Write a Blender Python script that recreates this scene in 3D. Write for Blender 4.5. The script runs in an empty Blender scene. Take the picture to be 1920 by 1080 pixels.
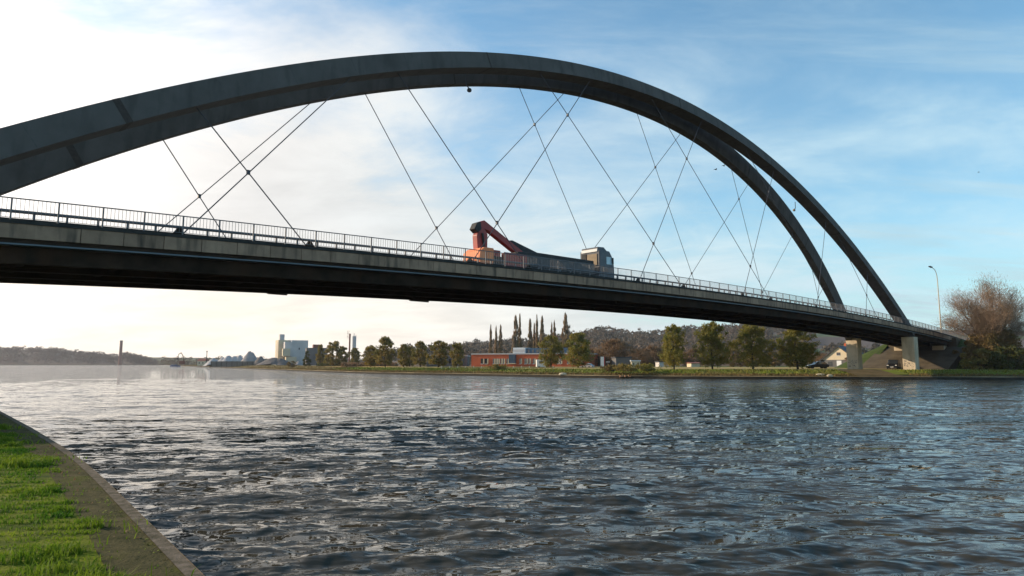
import bpy, math, random
import numpy as np
from mathutils import Vector, Matrix
R = math.radians
rnd = random.Random(7)
rng = np.random.default_rng(7)
SC = bpy.context.scene
COL = SC.collection

# ------------------------------------------------------------ camera
F, HZ, HC = 1250.0, 682.0, 2.5           # focal length in photo pixels, horizon row, eye height above the water
PITCH = math.atan((HZ - 540) / F)
cam = bpy.data.cameras.new('camera'); co = bpy.data.objects.new('camera', cam); COL.objects.link(co)
co.location = (0, 0, HC); co.rotation_euler = (math.pi/2 + PITCH, 0, 0)
cam.sensor_width = 36; cam.lens = 36 * F / 1920; cam.clip_start = .05; cam.clip_end = 20000
SC.camera = co
# ------------------------------------------------------------ light
SUN_AZ, SUN_EL = R(76), R(21)             # azimuth measured to the left of the view direction
SUN = Vector((-math.sin(SUN_AZ)*math.cos(SUN_EL), math.cos(SUN_AZ)*math.cos(SUN_EL), math.sin(SUN_EL)))
sl = bpy.data.lights.new('sun', 'SUN'); sl.energy = 4.8; sl.angle = R(.6); sl.color = (1, .80, .58)
so = bpy.data.objects.new('sun', sl); COL.objects.link(so)
so.rotation_euler = SUN.to_track_quat('Z', 'Y').to_euler(); so.location = SUN * 300
W = bpy.data.worlds.new('World'); SC.world = W; W.use_nodes = True
def world():
    nt = W.node_tree; N = nt.nodes; L = nt.links; N.clear()
    def n(t, **k):
        x = N.new(t)
        for a, b in k.items(): setattr(x, a, b)
        return x
    def mth(op, a, b=None, c=None, clamp=False):
        x = n('ShaderNodeMath', operation=op, use_clamp=clamp)
        for i, v in enumerate((a, b, c)):
            if v is None: continue
            if isinstance(v, (int, float)): x.inputs[i].default_value = v
            else: L.new(v, x.inputs[i])
        return x.outputs[0]
    def mapr(v, a, b, c=0., d=1., sm=True):
        x = n('ShaderNodeMapRange', interpolation_type='SMOOTHSTEP' if sm else 'LINEAR')
        L.new(v, x.inputs[0])
        for i, q in zip((1, 2, 3, 4), (a, b, c, d)): x.inputs[i].default_value = q
        return x.outputs[0]
    def mixc(f, a, b):
        x = n('ShaderNodeMix', data_type='RGBA'); L.new(f, x.inputs[0]) if not isinstance(f, float) else setattr(x.inputs[0], 'default_value', f)
        for s, v in ((x.inputs[6], a), (x.inputs[7], b)):
            if isinstance(v, tuple): s.default_value = (*v, 1)
            else: L.new(v, s)
        return x.outputs[2]
    tc = n('ShaderNodeTexCoord'); sep = n('ShaderNodeSeparateXYZ'); L.new(tc.outputs['Generated'], sep.inputs[0])
    z = mth('MAXIMUM', sep.outputs[2], 0.0)
    sky = n('ShaderNodeTexSky', sky_type='NISHITA'); sky.sun_disc = False
    sky.sun_elevation = SUN_EL; sky.sun_rotation = -SUN_AZ; sky.air_density = 1.0; sky.dust_density = .4; sky.ozone_density = 1.6
    skc = n('ShaderNodeVectorMath', operation='SCALE'); L.new(sky.outputs[0], skc.inputs[0]); skc.inputs['Scale'].default_value = 1.0; skc.operation = 'MULTIPLY'; skc.inputs[1].default_value = (.76, 1.14, 1.18)
    # a thin cloud layer, laid out on a flat sheet high above the ground
    zz = mth('ADD', z, .16)
    cx = mth('DIVIDE', sep.outputs[0], zz); cy = mth('DIVIDE', sep.outputs[1], zz)
    cmb = n('ShaderNodeCombineXYZ'); L.new(cx, cmb.inputs[0]); L.new(cy, cmb.inputs[1])
    def cloud(scale, sx, sy, rot, det, rough, off, dist=0.):
        m = n('ShaderNodeMapping'); L.new(cmb.outputs[0], m.inputs[0])
        m.inputs['Rotation'].default_value = (0, 0, rot); m.inputs['Scale'].default_value = (sx, sy, 1); m.inputs['Location'].default_value = off
        t = n('ShaderNodeTexNoise'); L.new(m.outputs[0], t.inputs['Vector'])
        t.inputs['Scale'].default_value = scale; t.inputs['Detail'].default_value = det; t.inputs['Roughness'].default_value = rough; t.inputs['Distortion'].default_value = dist
        return t.outputs[0]
    big = cloud(.55, 1, 1, .2, 4, .5, (3.1, 1.7, 0))
    puff = cloud(1.6, .9, 1.25, .3, 9, .62, (8.3, 2.2, 0), .35)
    wisp = cloud(1.3, .45, 2.4, -.45, 10, .66, (1.0, 5.5, 0), .3)
    vdot = n('ShaderNodeVectorMath', operation='DOT_PRODUCT'); L.new(tc.outputs['Generated'], vdot.inputs[0]); vdot.inputs[1].default_value = SUN
    sd = vdot.outputs['Value']
    vg = n('ShaderNodeVectorMath', operation='DOT_PRODUCT'); L.new(tc.outputs['Generated'], vg.inputs[0]); vg.inputs[1].default_value = (-.72, .56, .41)
    near_sun = mapr(vg.outputs['Value'], .62, .97)
    lowsky = mapr(z, .10, .52, 1, 0)
    veryl = mapr(z, .0, .22, 1, 0)
    cov = mth('ADD', mth('MULTIPLY', near_sun, .62), mth('MULTIPLY', lowsky, mapr(sd, -.45, .45, .24, .74)))
    cov = mth('ADD', cov, mth('MULTIPLY', mth('SUBTRACT', big, .5), .75))
    f1 = mth('ADD', mth('MULTIPLY', mth('SUBTRACT', puff, .5), 1.7), cov)
    f2 = mth('ADD', mth('MULTIPLY', mth('SUBTRACT', wisp, .5), 2.6), mth('ADD', mth('MULTIPLY', lowsky, .30), -.02))
    m1 = mapr(f1, -.10, .95); m2 = mapr(f2, -.10, 1.1, 0, .85)
    mask = mth('MAXIMUM', m1, m2)
    mask = mth('ADD', mth('MULTIPLY', mask, .88), mth('ADD', mth('MULTIPLY', veryl, .40), mth('MULTIPLY', mapr(z, .22, .62, 1, 0), .17)), clamp=True)
    shade = mapr(puff, .30, .68, .84, 1.0)
    warm = mapr(sd, -.2, .9)
    ccol = mixc(warm, (.52, .69, .76), (.83, .785, .75))
    ccol = mixc(mth('MULTIPLY', veryl, mapr(sd, -.2, .7)), ccol, (1.16, 1.02, .85))
    sh = n('ShaderNodeVectorMath', operation='SCALE'); L.new(ccol, sh.inputs[0]); L.new(shade, sh.inputs['Scale'])
    glow = mapr(vg.outputs['Value'], .84, 1.0, 0, .42)
    addg = n('ShaderNodeVectorMath', operation='ADD'); L.new(sh.outputs[0], addg.inputs[0])
    gs = n('ShaderNodeVectorMath', operation='SCALE'); gs.inputs[0].default_value = (1, .97, .92); L.new(glow, gs.inputs['Scale']); L.new(gs.outputs[0], addg.inputs[1])
    bsky = n('ShaderNodeBackground'); L.new(skc.outputs[0], bsky.inputs[0]); bsky.inputs[1].default_value = .15
    bcl = n('ShaderNodeBackground'); L.new(addg.outputs[0], bcl.inputs[0]); bcl.inputs[1].default_value = 1.0
    ms = n('ShaderNodeMixShader'); L.new(mask, ms.inputs[0]); L.new(bsky.outputs[0], ms.inputs[1]); L.new(bcl.outputs[0], ms.inputs[2])
    out = n('ShaderNodeOutputWorld'); L.new(ms.outputs[0], out.inputs[0])
world()
VS = SC.view_settings; VS.view_transform = 'Standard'; VS.look = 'None'; VS.exposure = .30; VS.gamma = 1; VS.use_curve_mapping = False
SC.cycles.max_bounces = 6; SC.cycles.volume_bounces = 0; SC.cycles.caustics_reflective = False; SC.cycles.caustics_refractive = False

# ------------------------------------------------------------ placing: from a point seen in the photo to a place in the world
def ray(x, y):
    u = -(y - 540) / F
    return Vector(((x - 960) / F, math.cos(PITCH) - u*math.sin(PITCH), math.sin(PITCH) + u*math.cos(PITCH)))
def at(x, y, Y):
    r = ray(x, y); k = Y / r.y
    return Vector((k*r.x, Y, HC + k*r.z))
def gnd(x, y, z):
    r = ray(x, y); k = (z - HC) / r.z
    return Vector((k*r.x, k*r.y, z))
PHI, BD = R(43.5), 37.64                  # the bridge's bearing and its distance from the camera
CP, SP = math.cos(PHI), math.sin(PHI)
BORG = Vector((-BD*SP, BD*CP, 0))
def bw(s, n, z=0): return BORG + Vector((s*CP - n*SP, s*SP + n*CP, z))
def hit(x, y, n0, g=0, z0=10.4):
    r = ray(x, y); s = r.x*CP + r.y*SP; n = -r.x*SP + r.y*CP
    k = (BD + n0 + g*(HC - z0)) / (n - g*r.z); return k*s, k*n - BD, HC + k*r.z

# ------------------------------------------------------------ materials
def mat(name, col, rough=.8, var=.25, scale=1.5, bump=.0, bscale=None, col2=None, metal=0., objvar=0., spec=.4, streak=None, transl=0., detail=5):
    m = bpy.data.materials.new(name); m.use_nodes = True; nt = m.node_tree; N = nt.nodes; L = nt.links
    b = N['Principled BSDF']; b.inputs['Roughness'].default_value = rough; b.inputs['Metallic'].default_value = metal
    b.inputs['Specular IOR Level'].default_value = spec
    tc = N.new('ShaderNodeTexCoord'); t = N.new('ShaderNodeTexNoise'); t.inputs['Scale'].default_value = scale; t.inputs['Detail'].default_value = detail; t.inputs['Roughness'].default_value = .62
    L.new(tc.outputs['Object'], t.inputs['Vector'])
    if col2 is None: col2 = tuple(c*(1-var) for c in col); c1 = tuple(min(1, c*(1+var)) for c in col)
    else: c1 = col
    mx = N.new('ShaderNodeMix'); mx.data_type = 'RGBA'; mx.inputs[6].default_value = (*c1, 1); mx.inputs[7].default_value = (*col2, 1)
    mr = N.new('ShaderNodeMapRange'); mr.inputs[1].default_value = .32; mr.inputs[2].default_value = .68; L.new(t.outputs[0], mr.inputs[0]); L.new(mr.outputs[0], mx.inputs[0])
    c = mx.outputs[2]
    if streak:                                                    # rain streaks and dirt, hanging down
        mp = N.new('ShaderNodeMapping'); mp.inputs['Scale'].default_value = streak[1]; L.new(tc.outputs['Object'], mp.inputs[0])
        t2 = N.new('ShaderNodeTexNoise'); t2.inputs['Scale'].default_value = 1; t2.inputs['Detail'].default_value = 4; L.new(mp.outputs[0], t2.inputs['Vector'])
        m2 = N.new('ShaderNodeMix'); m2.data_type = 'RGBA'; m2.inputs[7].default_value = (*streak[0], 1)
        r2 = N.new('ShaderNodeMapRange'); r2.inputs[1].default_value = .5; r2.inputs[2].default_value = .72; r2.inputs[4].default_value = streak[2]
        L.new(t2.outputs[0], r2.inputs[0]); L.new(r2.outputs[0], m2.inputs[0]); L.new(c, m2.inputs[6]); c = m2.outputs[2]
    if objvar:
        oi = N.new('ShaderNodeObjectInfo'); hs = N.new('ShaderNodeHueSaturation'); r3 = N.new('ShaderNodeMapRange')
        r3.inputs[3].default_value = 1-objvar; r3.inputs[4].default_value = 1+objvar
        L.new(oi.outputs['Random'], r3.inputs[0]); L.new(r3.outputs[0], hs.inputs['Value']); L.new(c, hs.inputs['Color']); c = hs.outputs[0]
    L.new(c, b.inputs['Base Color'])
    if bump:
        t4 = N.new('ShaderNodeTexNoise'); t4.inputs['Scale'].default_value = bscale or scale*6; t4.inputs['Detail'].default_value = 4; L.new(tc.outputs['Object'], t4.inputs['Vector'])
        bp = N.new('ShaderNodeBump'); bp.inputs['Strength'].default_value = 1; bp.inputs['Distance'].default_value = bump
        L.new(t4.outputs[0], bp.inputs['Height']); L.new(bp.outputs[0], b.inputs['Normal'])
    if transl:
        tr = N.new('ShaderNodeBsdfTranslucent'); L.new(c, tr.inputs[0]); ms = N.new('ShaderNodeMixShader'); ms.inputs[0].default_value = transl
        L.new(b.outputs[0], ms.inputs[1]); L.new(tr.outputs[0], ms.inputs[2]); L.new(ms.outputs[0], N['Material Output'].inputs[0])
    return m
M = {}
M['arch'] = mat('arch_paint', (.098, .092, .085), .8, .18, .5, .004, 3, streak=((.050, .046, .043), (1.6, 1.6, .22), .6), detail=10, spec=.12)
M['seam'] = mat('weld_seam', (.072, .068, .064), .8, .2, 4)
M['rust'] = mat('rusty_joint', (.045, .036, .03), .9, .3, 6)
M['steel'] = mat('dark_steel', (.030, .021, .015), .9, .4, 1.0, spec=.08, streak=((.06, .03, .016), (.6, .6, .1), .6))
M['flange'] = mat('blue_grey_flange', (.11, .145, .17), .55, .15, 1)
M['panel'] = mat('stained_concrete', (.31, .205, .135), .9, .18, 1.2, .006, 20, objvar=.18, streak=((.065, .050, .036), (2.2, 2.2, .30), .9))
M['coping'] = mat('dark_coping', (.03, .03, .027), .9, .3, 2, .006, 20)
M['concrete'] = mat('pier_concrete', (.50, .42, .30), .9, .12, .6, .006, 12, streak=((.25, .19, .13), (1.3, 1.3, .25), .5))
M['concrete_dk'] = mat('weathered_concrete', (.10, .082, .056), .9, .25, .5, .008, 8, spec=.08)
M['asphalt'] = mat('asphalt', (.05, .05, .05), .95, .2, 2)
M['rail'] = mat('galvanised_rail', (.13, .13, .135), .6, .2, 3, metal=.0)
M['rope'] = mat('hanger_steel', (.05, .05, .06), .5, .2, 3)
M['red'] = mat('crane_red', (.30, .032, .026), .45, .2, 1)
M['orange'] = mat('orange_tarpaulin', (.85, .27, .11), .7, .12, 2)
M['cab'] = mat('grey_blue_cab_paint', (.05, .06, .078), .35, .12, 1)
M['white'] = mat('white_paint', (.75, .75, .73), .5, .06, 2)
M['tan'] = mat('tan_panel', (.21, .15, .085), .6, .2, 1.5)
M['load'] = mat('dark_load', (.035, .035, .035), .8, .3, 1.5)
M['board'] = mat('grey_side_board', (.10, .088, .084), .6, .2, 2)
M['tyre'] = mat('tyre_rubber', (.02, .02, .02), .9, .1, 3)
M['glass'] = mat('window_glass', (.03, .035, .04), .08, .05, 1, spec=1)
M['skyglass'] = mat('sky_painted_glass', (.35, .48, .53), .08, .05, 1, spec=1)  # brightness of the sky in the panes is painted into the base colour
M['grass'] = mat('verge_grass', (.15, .20, .024), .95, 0, .16, .03, 8, col2=(.14, .12, .035), spec=.08)
M['meadow'] = mat('dry_meadow', (.34, .26, .10), .95, 0, .3, .05, 5, col2=(.24, .20, .08), spec=.08)
M['earth'] = mat('bank_earth', (.085, .065, .036), .95, 0, .6, .05, 4, col2=(.035, .045, .016), spec=.08)
M['stone'] = mat('pale_bank_edge', (.36, .28, .16), .9, 0, .12, .02, 6, col2=(.09, .07, .04), spec=.08)
M['green'] = mat('green_slope', (.062, .085, .018), .95, 0, .8, .05, 4, col2=(.035, .05, .016), spec=.08)
M['water_edge'] = mat('wet_revetment', (.030, .026, .018), .8, .4, 1.5, .02, 5, spec=.08)
M['dirt'] = mat('compacted_dirt', (.095, .080, .036), .95, 0, 3.4, .016, 26, col2=(.034, .036, .012), detail=12, spec=.08, streak=((.070, .078, .010), (1.7, 1.7, 1), .9))
M['kerb'] = mat('quay_edge_concrete', (.19, .155, .120), .9, 0, 7, .010, 40, col2=(.055, .050, .028), detail=12, spec=.08)
M['soil'] = mat('grass_soil', (.17, .19, .012), .95, 0, 1.8, .02, 20, col2=(.030, .055, .008), detail=9, spec=.08)
M['blade'] = mat('grass_blade', (.20, .26, .020), .7, 0, .9, col2=(.050, .14, .010), transl=.45, spec=.2)
M['moss'] = mat('yellow_moss', (.15, .16, .012), .9, 0, 3, .01, 30, col2=(.10, .115, .012))
M['brick'] = mat('red_brick', (.50, .11, .045), .85, .12, .4)
M['blueroof'] = mat('blue_cladding', (.055, .11, .17), .5, .15, .3)
M['cream'] = mat('cream_render', (.62, .52, .36), .85, .08, .4)
M['greywall'] = mat('grey_blue_wall', (.54, .51, .49), .8, .1, .15)
M['darkwall'] = mat('dark_grey_wall', (.12, .115, .11), .8, .15, .2)
M['slate'] = mat('slate_roof', (.045, .05, .06), .6, .2, 1)
M['tile'] = mat('red_tile_roof', (.20, .07, .045), .8, .2, 1)
M['gravel'] = mat('grey_gravel', (.32, .29, .27), .95, .15, .2, .2, 1)
M['gravel2'] = mat('brown_gravel', (.17, .145, .125), .95, .15, .2, .2, 1)
M['gravel3'] = mat('pale_gravel', (.42, .40, .39), .95, .1, .2, .2, 1)
M['gravel4'] = mat('dark_gravel', (.13, .115, .105), .95, .15, .2, .2, 1)
M['bark'] = mat('bark', (.055, .042, .030), .95, .3, 3, .02, 10)
M['pbark'] = mat('pale_bark', (.16, .12, .085), .95, .3, 3, .02, 10)
def leafmat(n, a, b, t=.3, s=.5): return mat(n, a, .85, 0, s, col2=b, transl=t, detail=3)
M['leafA'] = leafmat('olive_leaves', (.29, .225, .045), (.125, .145, .030), .42)
M['leafB'] = leafmat('green_brown_leaves', (.29, .20, .05), (.12, .13, .032), .42)
M['leafE'] = leafmat('moss_green_leaves', (.20, .20, .02), (.10, .13, .015))  # mossy yellow-green leaf tone
M['leafC'] = leafmat('dark_green_leaves', (.10, .10, .022), (.045, .06, .016))
M['leafR'] = leafmat('russet_twigs', (.26, .15, .08), (.14, .10, .05), .3)
M['leafW'] = leafmat('willow_twigs', (.35, .245, .17), (.20, .15, .10), .25, .35)
M['leafY'] = leafmat('yellow_brown_foliage', (.20, .125, .04), (.10, .085, .028), .25, .35)
M['poplar'] = leafmat('poplar_twigs', (.42, .27, .18), (.20, .18, .09), .35, .8)
M['wood'] = leafmat('hill_wood_foliage', (.20, .145, .105), (.095, .095, .075), .25, .02)
M['wood2'] = leafmat('far_wood_foliage', (.085, .046, .026), (.035, .030, .018), .15, .02)
M['barge'] = mat('blue_hull', (.07, .12, .24), .5, .15, .5)
M['carblack'] = mat('black_car_paint', (.012, .013, .016), .25, .1, 1)
M['carsilver'] = mat('silver_car_paint', (.40, .37, .38), .3, .05, 1)
M['carred'] = mat('red_tail_light', (.35, .02, .02), .4, .05, 1)
M['bird'] = mat('dark_plumage', (.03, .03, .035), .9, .2, 10)
M['debris'] = mat('driftwood', (.10, .07, .045), .95, .4, 4)
M['debris2'] = mat('orange_debris', (.60, .30, .16), .8, .1, 4)
M['graffiti'] = mat('graffiti_paint', (.10, .10, .12), .8, .3, 5)

# ------------------------------------------------------------ mesh helpers
class MB:
    def __init__(s): s.v = []; s.f = []
    def add(s, vs, fs):
        o = len(s.v); s.v += [tuple(v) for v in vs]; s.f += [tuple(i+o for i in f) for f in fs]; return s
    def box(s, x0, x1, y0, y1, z0, z1, m=None):
        vs = [Vector((x, y, z)) for z in (z0, z1) for x, y in ((x0, y0), (x1, y0), (x1, y1), (x0, y1))]
        if m: vs = [m @ v for v in vs]
        return s.add(vs, [(3,2,1,0), (4,5,6,7), (0,1,5,4), (1,2,6,5), (2,3,7,6), (3,0,4,7)])
    def tube(s, p, q, r0, r1=None, k=6, cap=True):
        p, q = Vector(p), Vector(q); r1 = r0 if r1 is None else r1
        d = (q-p).normalized(); a = d.orthogonal().normalized(); b = d.cross(a)
        vs = [c + (a*math.cos(t) + b*math.sin(t))*r for c, r in ((p, r0), (q, r1)) for t in [2*math.pi*i/k for i in range(k)]]
        fs = [(i, (i+1) % k, k+(i+1) % k, k+i) for i in range(k)]
        if cap: fs += [tuple(range(k-1, -1, -1)), tuple(range(k, 2*k))]
        return s.add(vs, fs)
    def path(s, pts, rs, k=6):
        for i in range(len(pts)-1): s.tube(pts[i], pts[i+1], rs[i], rs[i+1], k)
        return s
    def prism(s, prof, y0, y1, m=None, ins=0.):                   # profile in x,z, pulled out along y
        n = len(prof); cx = sum(p[0] for p in prof)/n; cz = sum(p[1] for p in prof)/n
        vs = [Vector((x, y, z)) for y in (y0, y1) for x, z in prof]
        if m: vs = [m @ v for v in vs]
        fs = [(i, (i+1) % n, n+(i+1) % n, n+i) for i in range(n)] + [tuple(range(n-1, -1, -1)), tuple(range(n, 2*n))]
        return s.add(vs, fs)
    def sweep(s, rings):                                          # closed sections joined into a body, ends capped
        k = len(rings[0]); vs = [p for r in rings for p in r]; fs = []
        for i in range(len(rings)-1):
            for j in range(k): fs.append((i*k+j, i*k+(j+1) % k, (i+1)*k+(j+1) % k, (i+1)*k+j))
        fs += [tuple(range(k-1, -1, -1)), tuple(range((len(rings)-1)*k, len(rings)*k))]
        return s.add(vs, fs)
    def build(s, name, m, parent=None, smooth=False, bevel=0.):
        me = bpy.data.meshes.new(name); me.from_pydata(s.v, [], s.f); me.update()
        if smooth: me.shade_smooth()
        me.materials.append(M[m] if isinstance(m, str) else m)
        o = bpy.data.objects.new(name, me); COL.objects.link(o)
        if parent: o.parent = parent
        if bevel:
            b = o.modifiers.new('bevel', 'BEVEL'); b.width = bevel; b.segments = 2; b.limit_method = 'ANGLE'
        return o
def npmesh(name, V, Fc, m, parent=None, smooth=False):            # Fc: array of n-sided faces
    me = bpy.data.meshes.new(name); nf, k = Fc.shape
    me.vertices.add(len(V)); me.vertices.foreach_set('co', np.asarray(V, dtype=np.float32).ravel())
    me.loops.add(nf*k); me.loops.foreach_set('vertex_index', Fc.astype(np.int32).ravel())
    me.polygons.add(nf); me.polygons.foreach_set('loop_start', np.arange(nf, dtype=np.int32)*k)
    me.update(calc_edges=True); me.validate()
    if smooth: me.shade_smooth()
    me.materials.append(M[m] if isinstance(m, str) else m)
    o = bpy.data.objects.new(name, me); COL.objects.link(o)
    if parent: o.parent = parent
    return o
def tag(o, label=None, cat=None, group=None, kind=None):
    if label: o['label'] = label
    if cat: o['category'] = cat
    if group: o['group'] = group
    if kind: o['kind'] = kind
    return o
def empty(name, loc=(0, 0, 0), rz=0):
    o = bpy.data.objects.new(name, None); COL.objects.link(o); o.location = loc; o.rotation_euler = (0, 0, rz); o.empty_display_size = .5
    return o
def inst(o, parent, loc=None, rot=None):
    c = o.copy(); COL.objects.link(c); c.parent = parent
    if loc is not None: c.location = loc
    if rot is not None: c.rotation_euler = rot
    return c
def copy_tree(o, parent=None):
    c = o.copy(); COL.objects.link(c); c.parent = parent
    for ch in list(o.children): copy_tree(ch, c)
    return c

# ============================================================ SETTING
# ---- water: one sheet whose mesh carries the waves; finer near the viewer's bank, coarser far out
def water():
    ys = [.6]
    while ys[-1] < 2300: ys.append(ys[-1] + (max(.035, .0047*(ys[-1]+3)) if ys[-1] < 110 else .02*(ys[-1]-84)))
    ys = np.array(ys); us = np.linspace(-1, 1, 700); us = us*(.55+.45*np.abs(us))
    Y = np.repeat(ys[:, None], len(us), 1) ; X = us[None, :]*1.12*(ys[:, None]+7)
    X += .08*Y*0
    Z = np.zeros_like(X); cell = np.where(Y < 110, np.maximum(.035, .0047*(Y+3)), .02*(Y-84))*1.1
    r = np.random.default_rng(11); nw = 170
    lam = .12*(1.7/.12)**r.random(nw)
    th = -math.pi/2 + r.normal(0, 1, nw)*np.where(lam > .45, .30, .55) + .10
    ph = r.random(nw)*2*math.pi
    gs = np.clip(.95 + .55*np.sin(X*.16+Y*.10+2+.8*np.sin(Y*.13))*np.sin(Y*.17-X*.07) + .35*np.sin(X*.53+Y*.2)*np.sin(Y*.47-X*.11+1), .3, 1.7)
    for l, t, p in zip(lam, th, ph):
        k = 2*math.pi/l
        slope = .029*(1 if l < .8 else (.8/l)**1.0)
        a = slope/k
        att = np.clip((l/cell-2.2)/2.0, 0, 1)
        arg = k*(math.cos(t)*X + math.sin(t)*Y) + p
        Z += a*att*(gs if l < .6 else 1)*(np.sin(arg) + .16*np.cos(2*arg))
    # calmer and rougher patches drifting over the surface
    gust = .88 + .34*np.sin(X*.11+Y*.07+1)*np.sin(Y*.09-X*.05+.4) + .22*np.sin(X*.41-Y*.23)*np.sin(Y*.33+1)
    Z *= gust
    nr, nc = X.shape; V = np.stack([X, Y, Z], -1).reshape(-1, 3)
    i = np.arange(nr*nc).reshape(nr, nc)
    Fq = np.stack([i[:-1, :-1], i[:-1, 1:], i[1:, 1:], i[1:, :-1]], -1).reshape(-1, 4)
    b = len(V); V = np.vstack([V, [(-3050, -140, -.4), (3050, -140, -.4), (3050, 3150, -.4), (-3050, 3150, -.4)]]); Fq = np.vstack([Fq, [[b, b+1, b+2, b+3]]])
    m = bpy.data.materials.new('canal_water'); m.use_nodes = True; nt = m.node_tree; N = nt.nodes; L = nt.links; p = N['Principled BSDF']
    p.inputs['Base Color'].default_value = (.046, .040, .027, 1); p.inputs['Roughness'].default_value = .03; p.inputs['IOR'].default_value = 1.33
    tc = N.new('ShaderNodeTexCoord')
    def nz(sc, sx, sy, d):
        mp = N.new('ShaderNodeMapping'); mp.inputs['Scale'].default_value = (sx, sy, 1); L.new(tc.outputs['Object'], mp.inputs[0])
        t = N.new('ShaderNodeTexNoise'); t.inputs['Scale'].default_value = sc; t.inputs['Detail'].default_value = d; t.inputs['Roughness'].default_value = .6; L.new(mp.outputs[0], t.inputs['Vector'])
        return t.outputs[0]
    b1 = N.new('ShaderNodeBump'); b1.inputs['Distance'].default_value = .006; L.new(nz(3.4, .55, 1.2, 4), b1.inputs['Height'])
    b2 = N.new('ShaderNodeBump'); b2.inputs['Distance'].default_value = .085; L.new(nz(1.1, .5, 1.2, 4), b2.inputs['Height']); L.new(b1.outputs[0], b2.inputs['Normal'])
    b3 = N.new('ShaderNodeBump'); b3.inputs['Distance'].default_value = .80; L.new(nz(.22, .7, 1.3, 5), b3.inputs['Height']); L.new(b2.outputs[0], b3.inputs['Normal'])
    L.new(b3.outputs[0], p.inputs['Normal'])
    o = npmesh('water', V, Fq, m, smooth=True); tag(o, kind='structure')
    return o
water()
# ---- ground far below everything, out to the horizon
g = MB(); g.box(-3100, 3100, -150, 3200, -3.0, -2.6); tag(g.build('ground', 'earth'), kind='structure')

# ---- far bank, seen edge by edge
EDGE = [(300, 683.55), (318, 685.2), (337, 686), (390, 688.5), (450, 691), (500, 693.3), (541, 695.2), (580, 697), (625, 698.7), (690, 700.8), (750, 702.3), (800, 703.2), (900, 704.8), (1000, 706.9), (1120, 708.8), (1250, 710.2), (1400, 710.9), (1560, 711.3), (1760, 711.9), (1920, 712.5), (2300, 713.6), (3000, 715)]
def resample(P, n):
    P = np.array(P); d = np.r_[0, np.cumsum(np.hypot(*(P[1:]-P[:-1]).T))]; t = np.linspace(0, d[-1], n)
    return np.stack([np.interp(t, d, P[:, i]) for i in range(P.shape[1])], 1)
E2 = [tuple(gnd(x, y, 0).xy) for x, y in EDGE]
fine = []
for a, b in zip(E2[:-1], E2[1:]):
    n = 7
    for k in range(n): t = k/n; fine.append((a[0]*(1-t)+b[0]*t, a[1]*(1-t)+b[1]*t))
fine.append(E2[-1]); fine = np.array(fine)
for _ in range(5): fine[1:-1] = (fine[:-2]+2*fine[1:-1]+fine[2:])/4
tan = np.gradient(fine, axis=0); tan /= np.linalg.norm(tan, axis=1)[:, None]
nor = np.stack([-tan[:, 1], tan[:, 0]], 1)
rad = fine/np.linalg.norm(fine, axis=1)[:, None]
for _ in range(8): nor[1:-1] = (nor[:-2]+nor[1:-1]*2+nor[2:])/4
nor /= np.linalg.norm(nor, axis=1)[:, None]
def band(name, mt, offs, wob=0., kind='structure'):
    rows = []
    for o, z in offs:
        w = min(1, o/80); d = nor*(1-w)+rad*w; d /= np.linalg.norm(d, axis=1)[:, None]
        p = fine + d*o
        zz = np.full(len(p), z) + (rng.normal(0, wob, len(p)) if 0 < o < 60 else 0)
        rows.append(np.column_stack([p, zz]))
    V = np.vstack(rows); n = len(fine); i = np.arange(len(V)).reshape(len(rows), n)
    Fq = np.stack([i[:-1, :-1], i[:-1, 1:], i[1:, 1:], i[1:, :-1]], -1).reshape(-1, 4)
    return tag(npmesh(name, V, Fq, mt), kind=kind)
def band_part(name, mt, offs, px0, px1):                          # a stretch of the bank with ground of its own
    pxs = 960 + F*fine[:, 0]/fine[:, 1]; idx = np.where((pxs >= px0) & (pxs <= px1))[0]; rows = []
    for o, z in offs: rows.append(np.column_stack([fine[idx]+nor[idx]*o, np.full(len(idx), z)]))
    V = np.vstack(rows); i = np.arange(len(V)).reshape(len(rows), len(idx))
    Fq = np.stack([i[:-1, :-1], i[:-1, 1:], i[1:, 1:], i[1:, :-1]], -1).reshape(-1, 4)
    return tag(npmesh(name, V, Fq, mt), kind='structure')
def offpt(t, o, z):                                               # t = index along the bank
    i = int(t); f_ = t-i; p = fine[i]*(1-f_)+fine[min(i+1, len(fine)-1)]*f_; w = min(1, o/80)
    d = nor[i]*(1-w)+rad[i]*w; d /= np.linalg.norm(d); return Vector((p[0]+d[0]*o, p[1]+d[1]*o, z))
band('revetment', 'water_edge', [(-.6, -.9), (0, .05), (.35, .40)])
band('bank_edge', 'stone', [(.35, .404), (.38, .45), (1.0, .50)])
band('bank_slope', 'earth', [(1.0, .49), (2.0, .52), (4.5, .72)], .02)
band('grass_verge', 'grass', [(4.5, .724), (7, 1.0), (10, 1.30), (13, 1.40)], .02)
band('meadow', 'meadow', [(13, 1.40), (40, 1.62), (70, 1.66)], 0)
band('field', 'green', [(70, 1.66), (130, 1.3), (200, 1.30), (500, 1.44), (1200, 1.44), (1900, 1.44)])

M['apron'] = mat('stained_apron', (.155, .115, .060), .95, 0, .5, .03, 5, col2=(.070, .060, .028), spec=.08)
M['rough'] = mat('rough_brown_bank', (.23, .165, .075), .95, 0, .12, .03, 5, col2=(.12, .11, .035), spec=.08)
band_part('bank_apron', 'apron', [(1.05, .56), (4.5, .80), (7, 1.08), (10, 1.38), (12.5, 1.46)], 1604, 1716)
band_part('rough_bank', 'rough', [(1.05, .56), (4.5, .80), (7, 1.08), (10, 1.38), (18, 1.5)], 300, 588)
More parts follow.
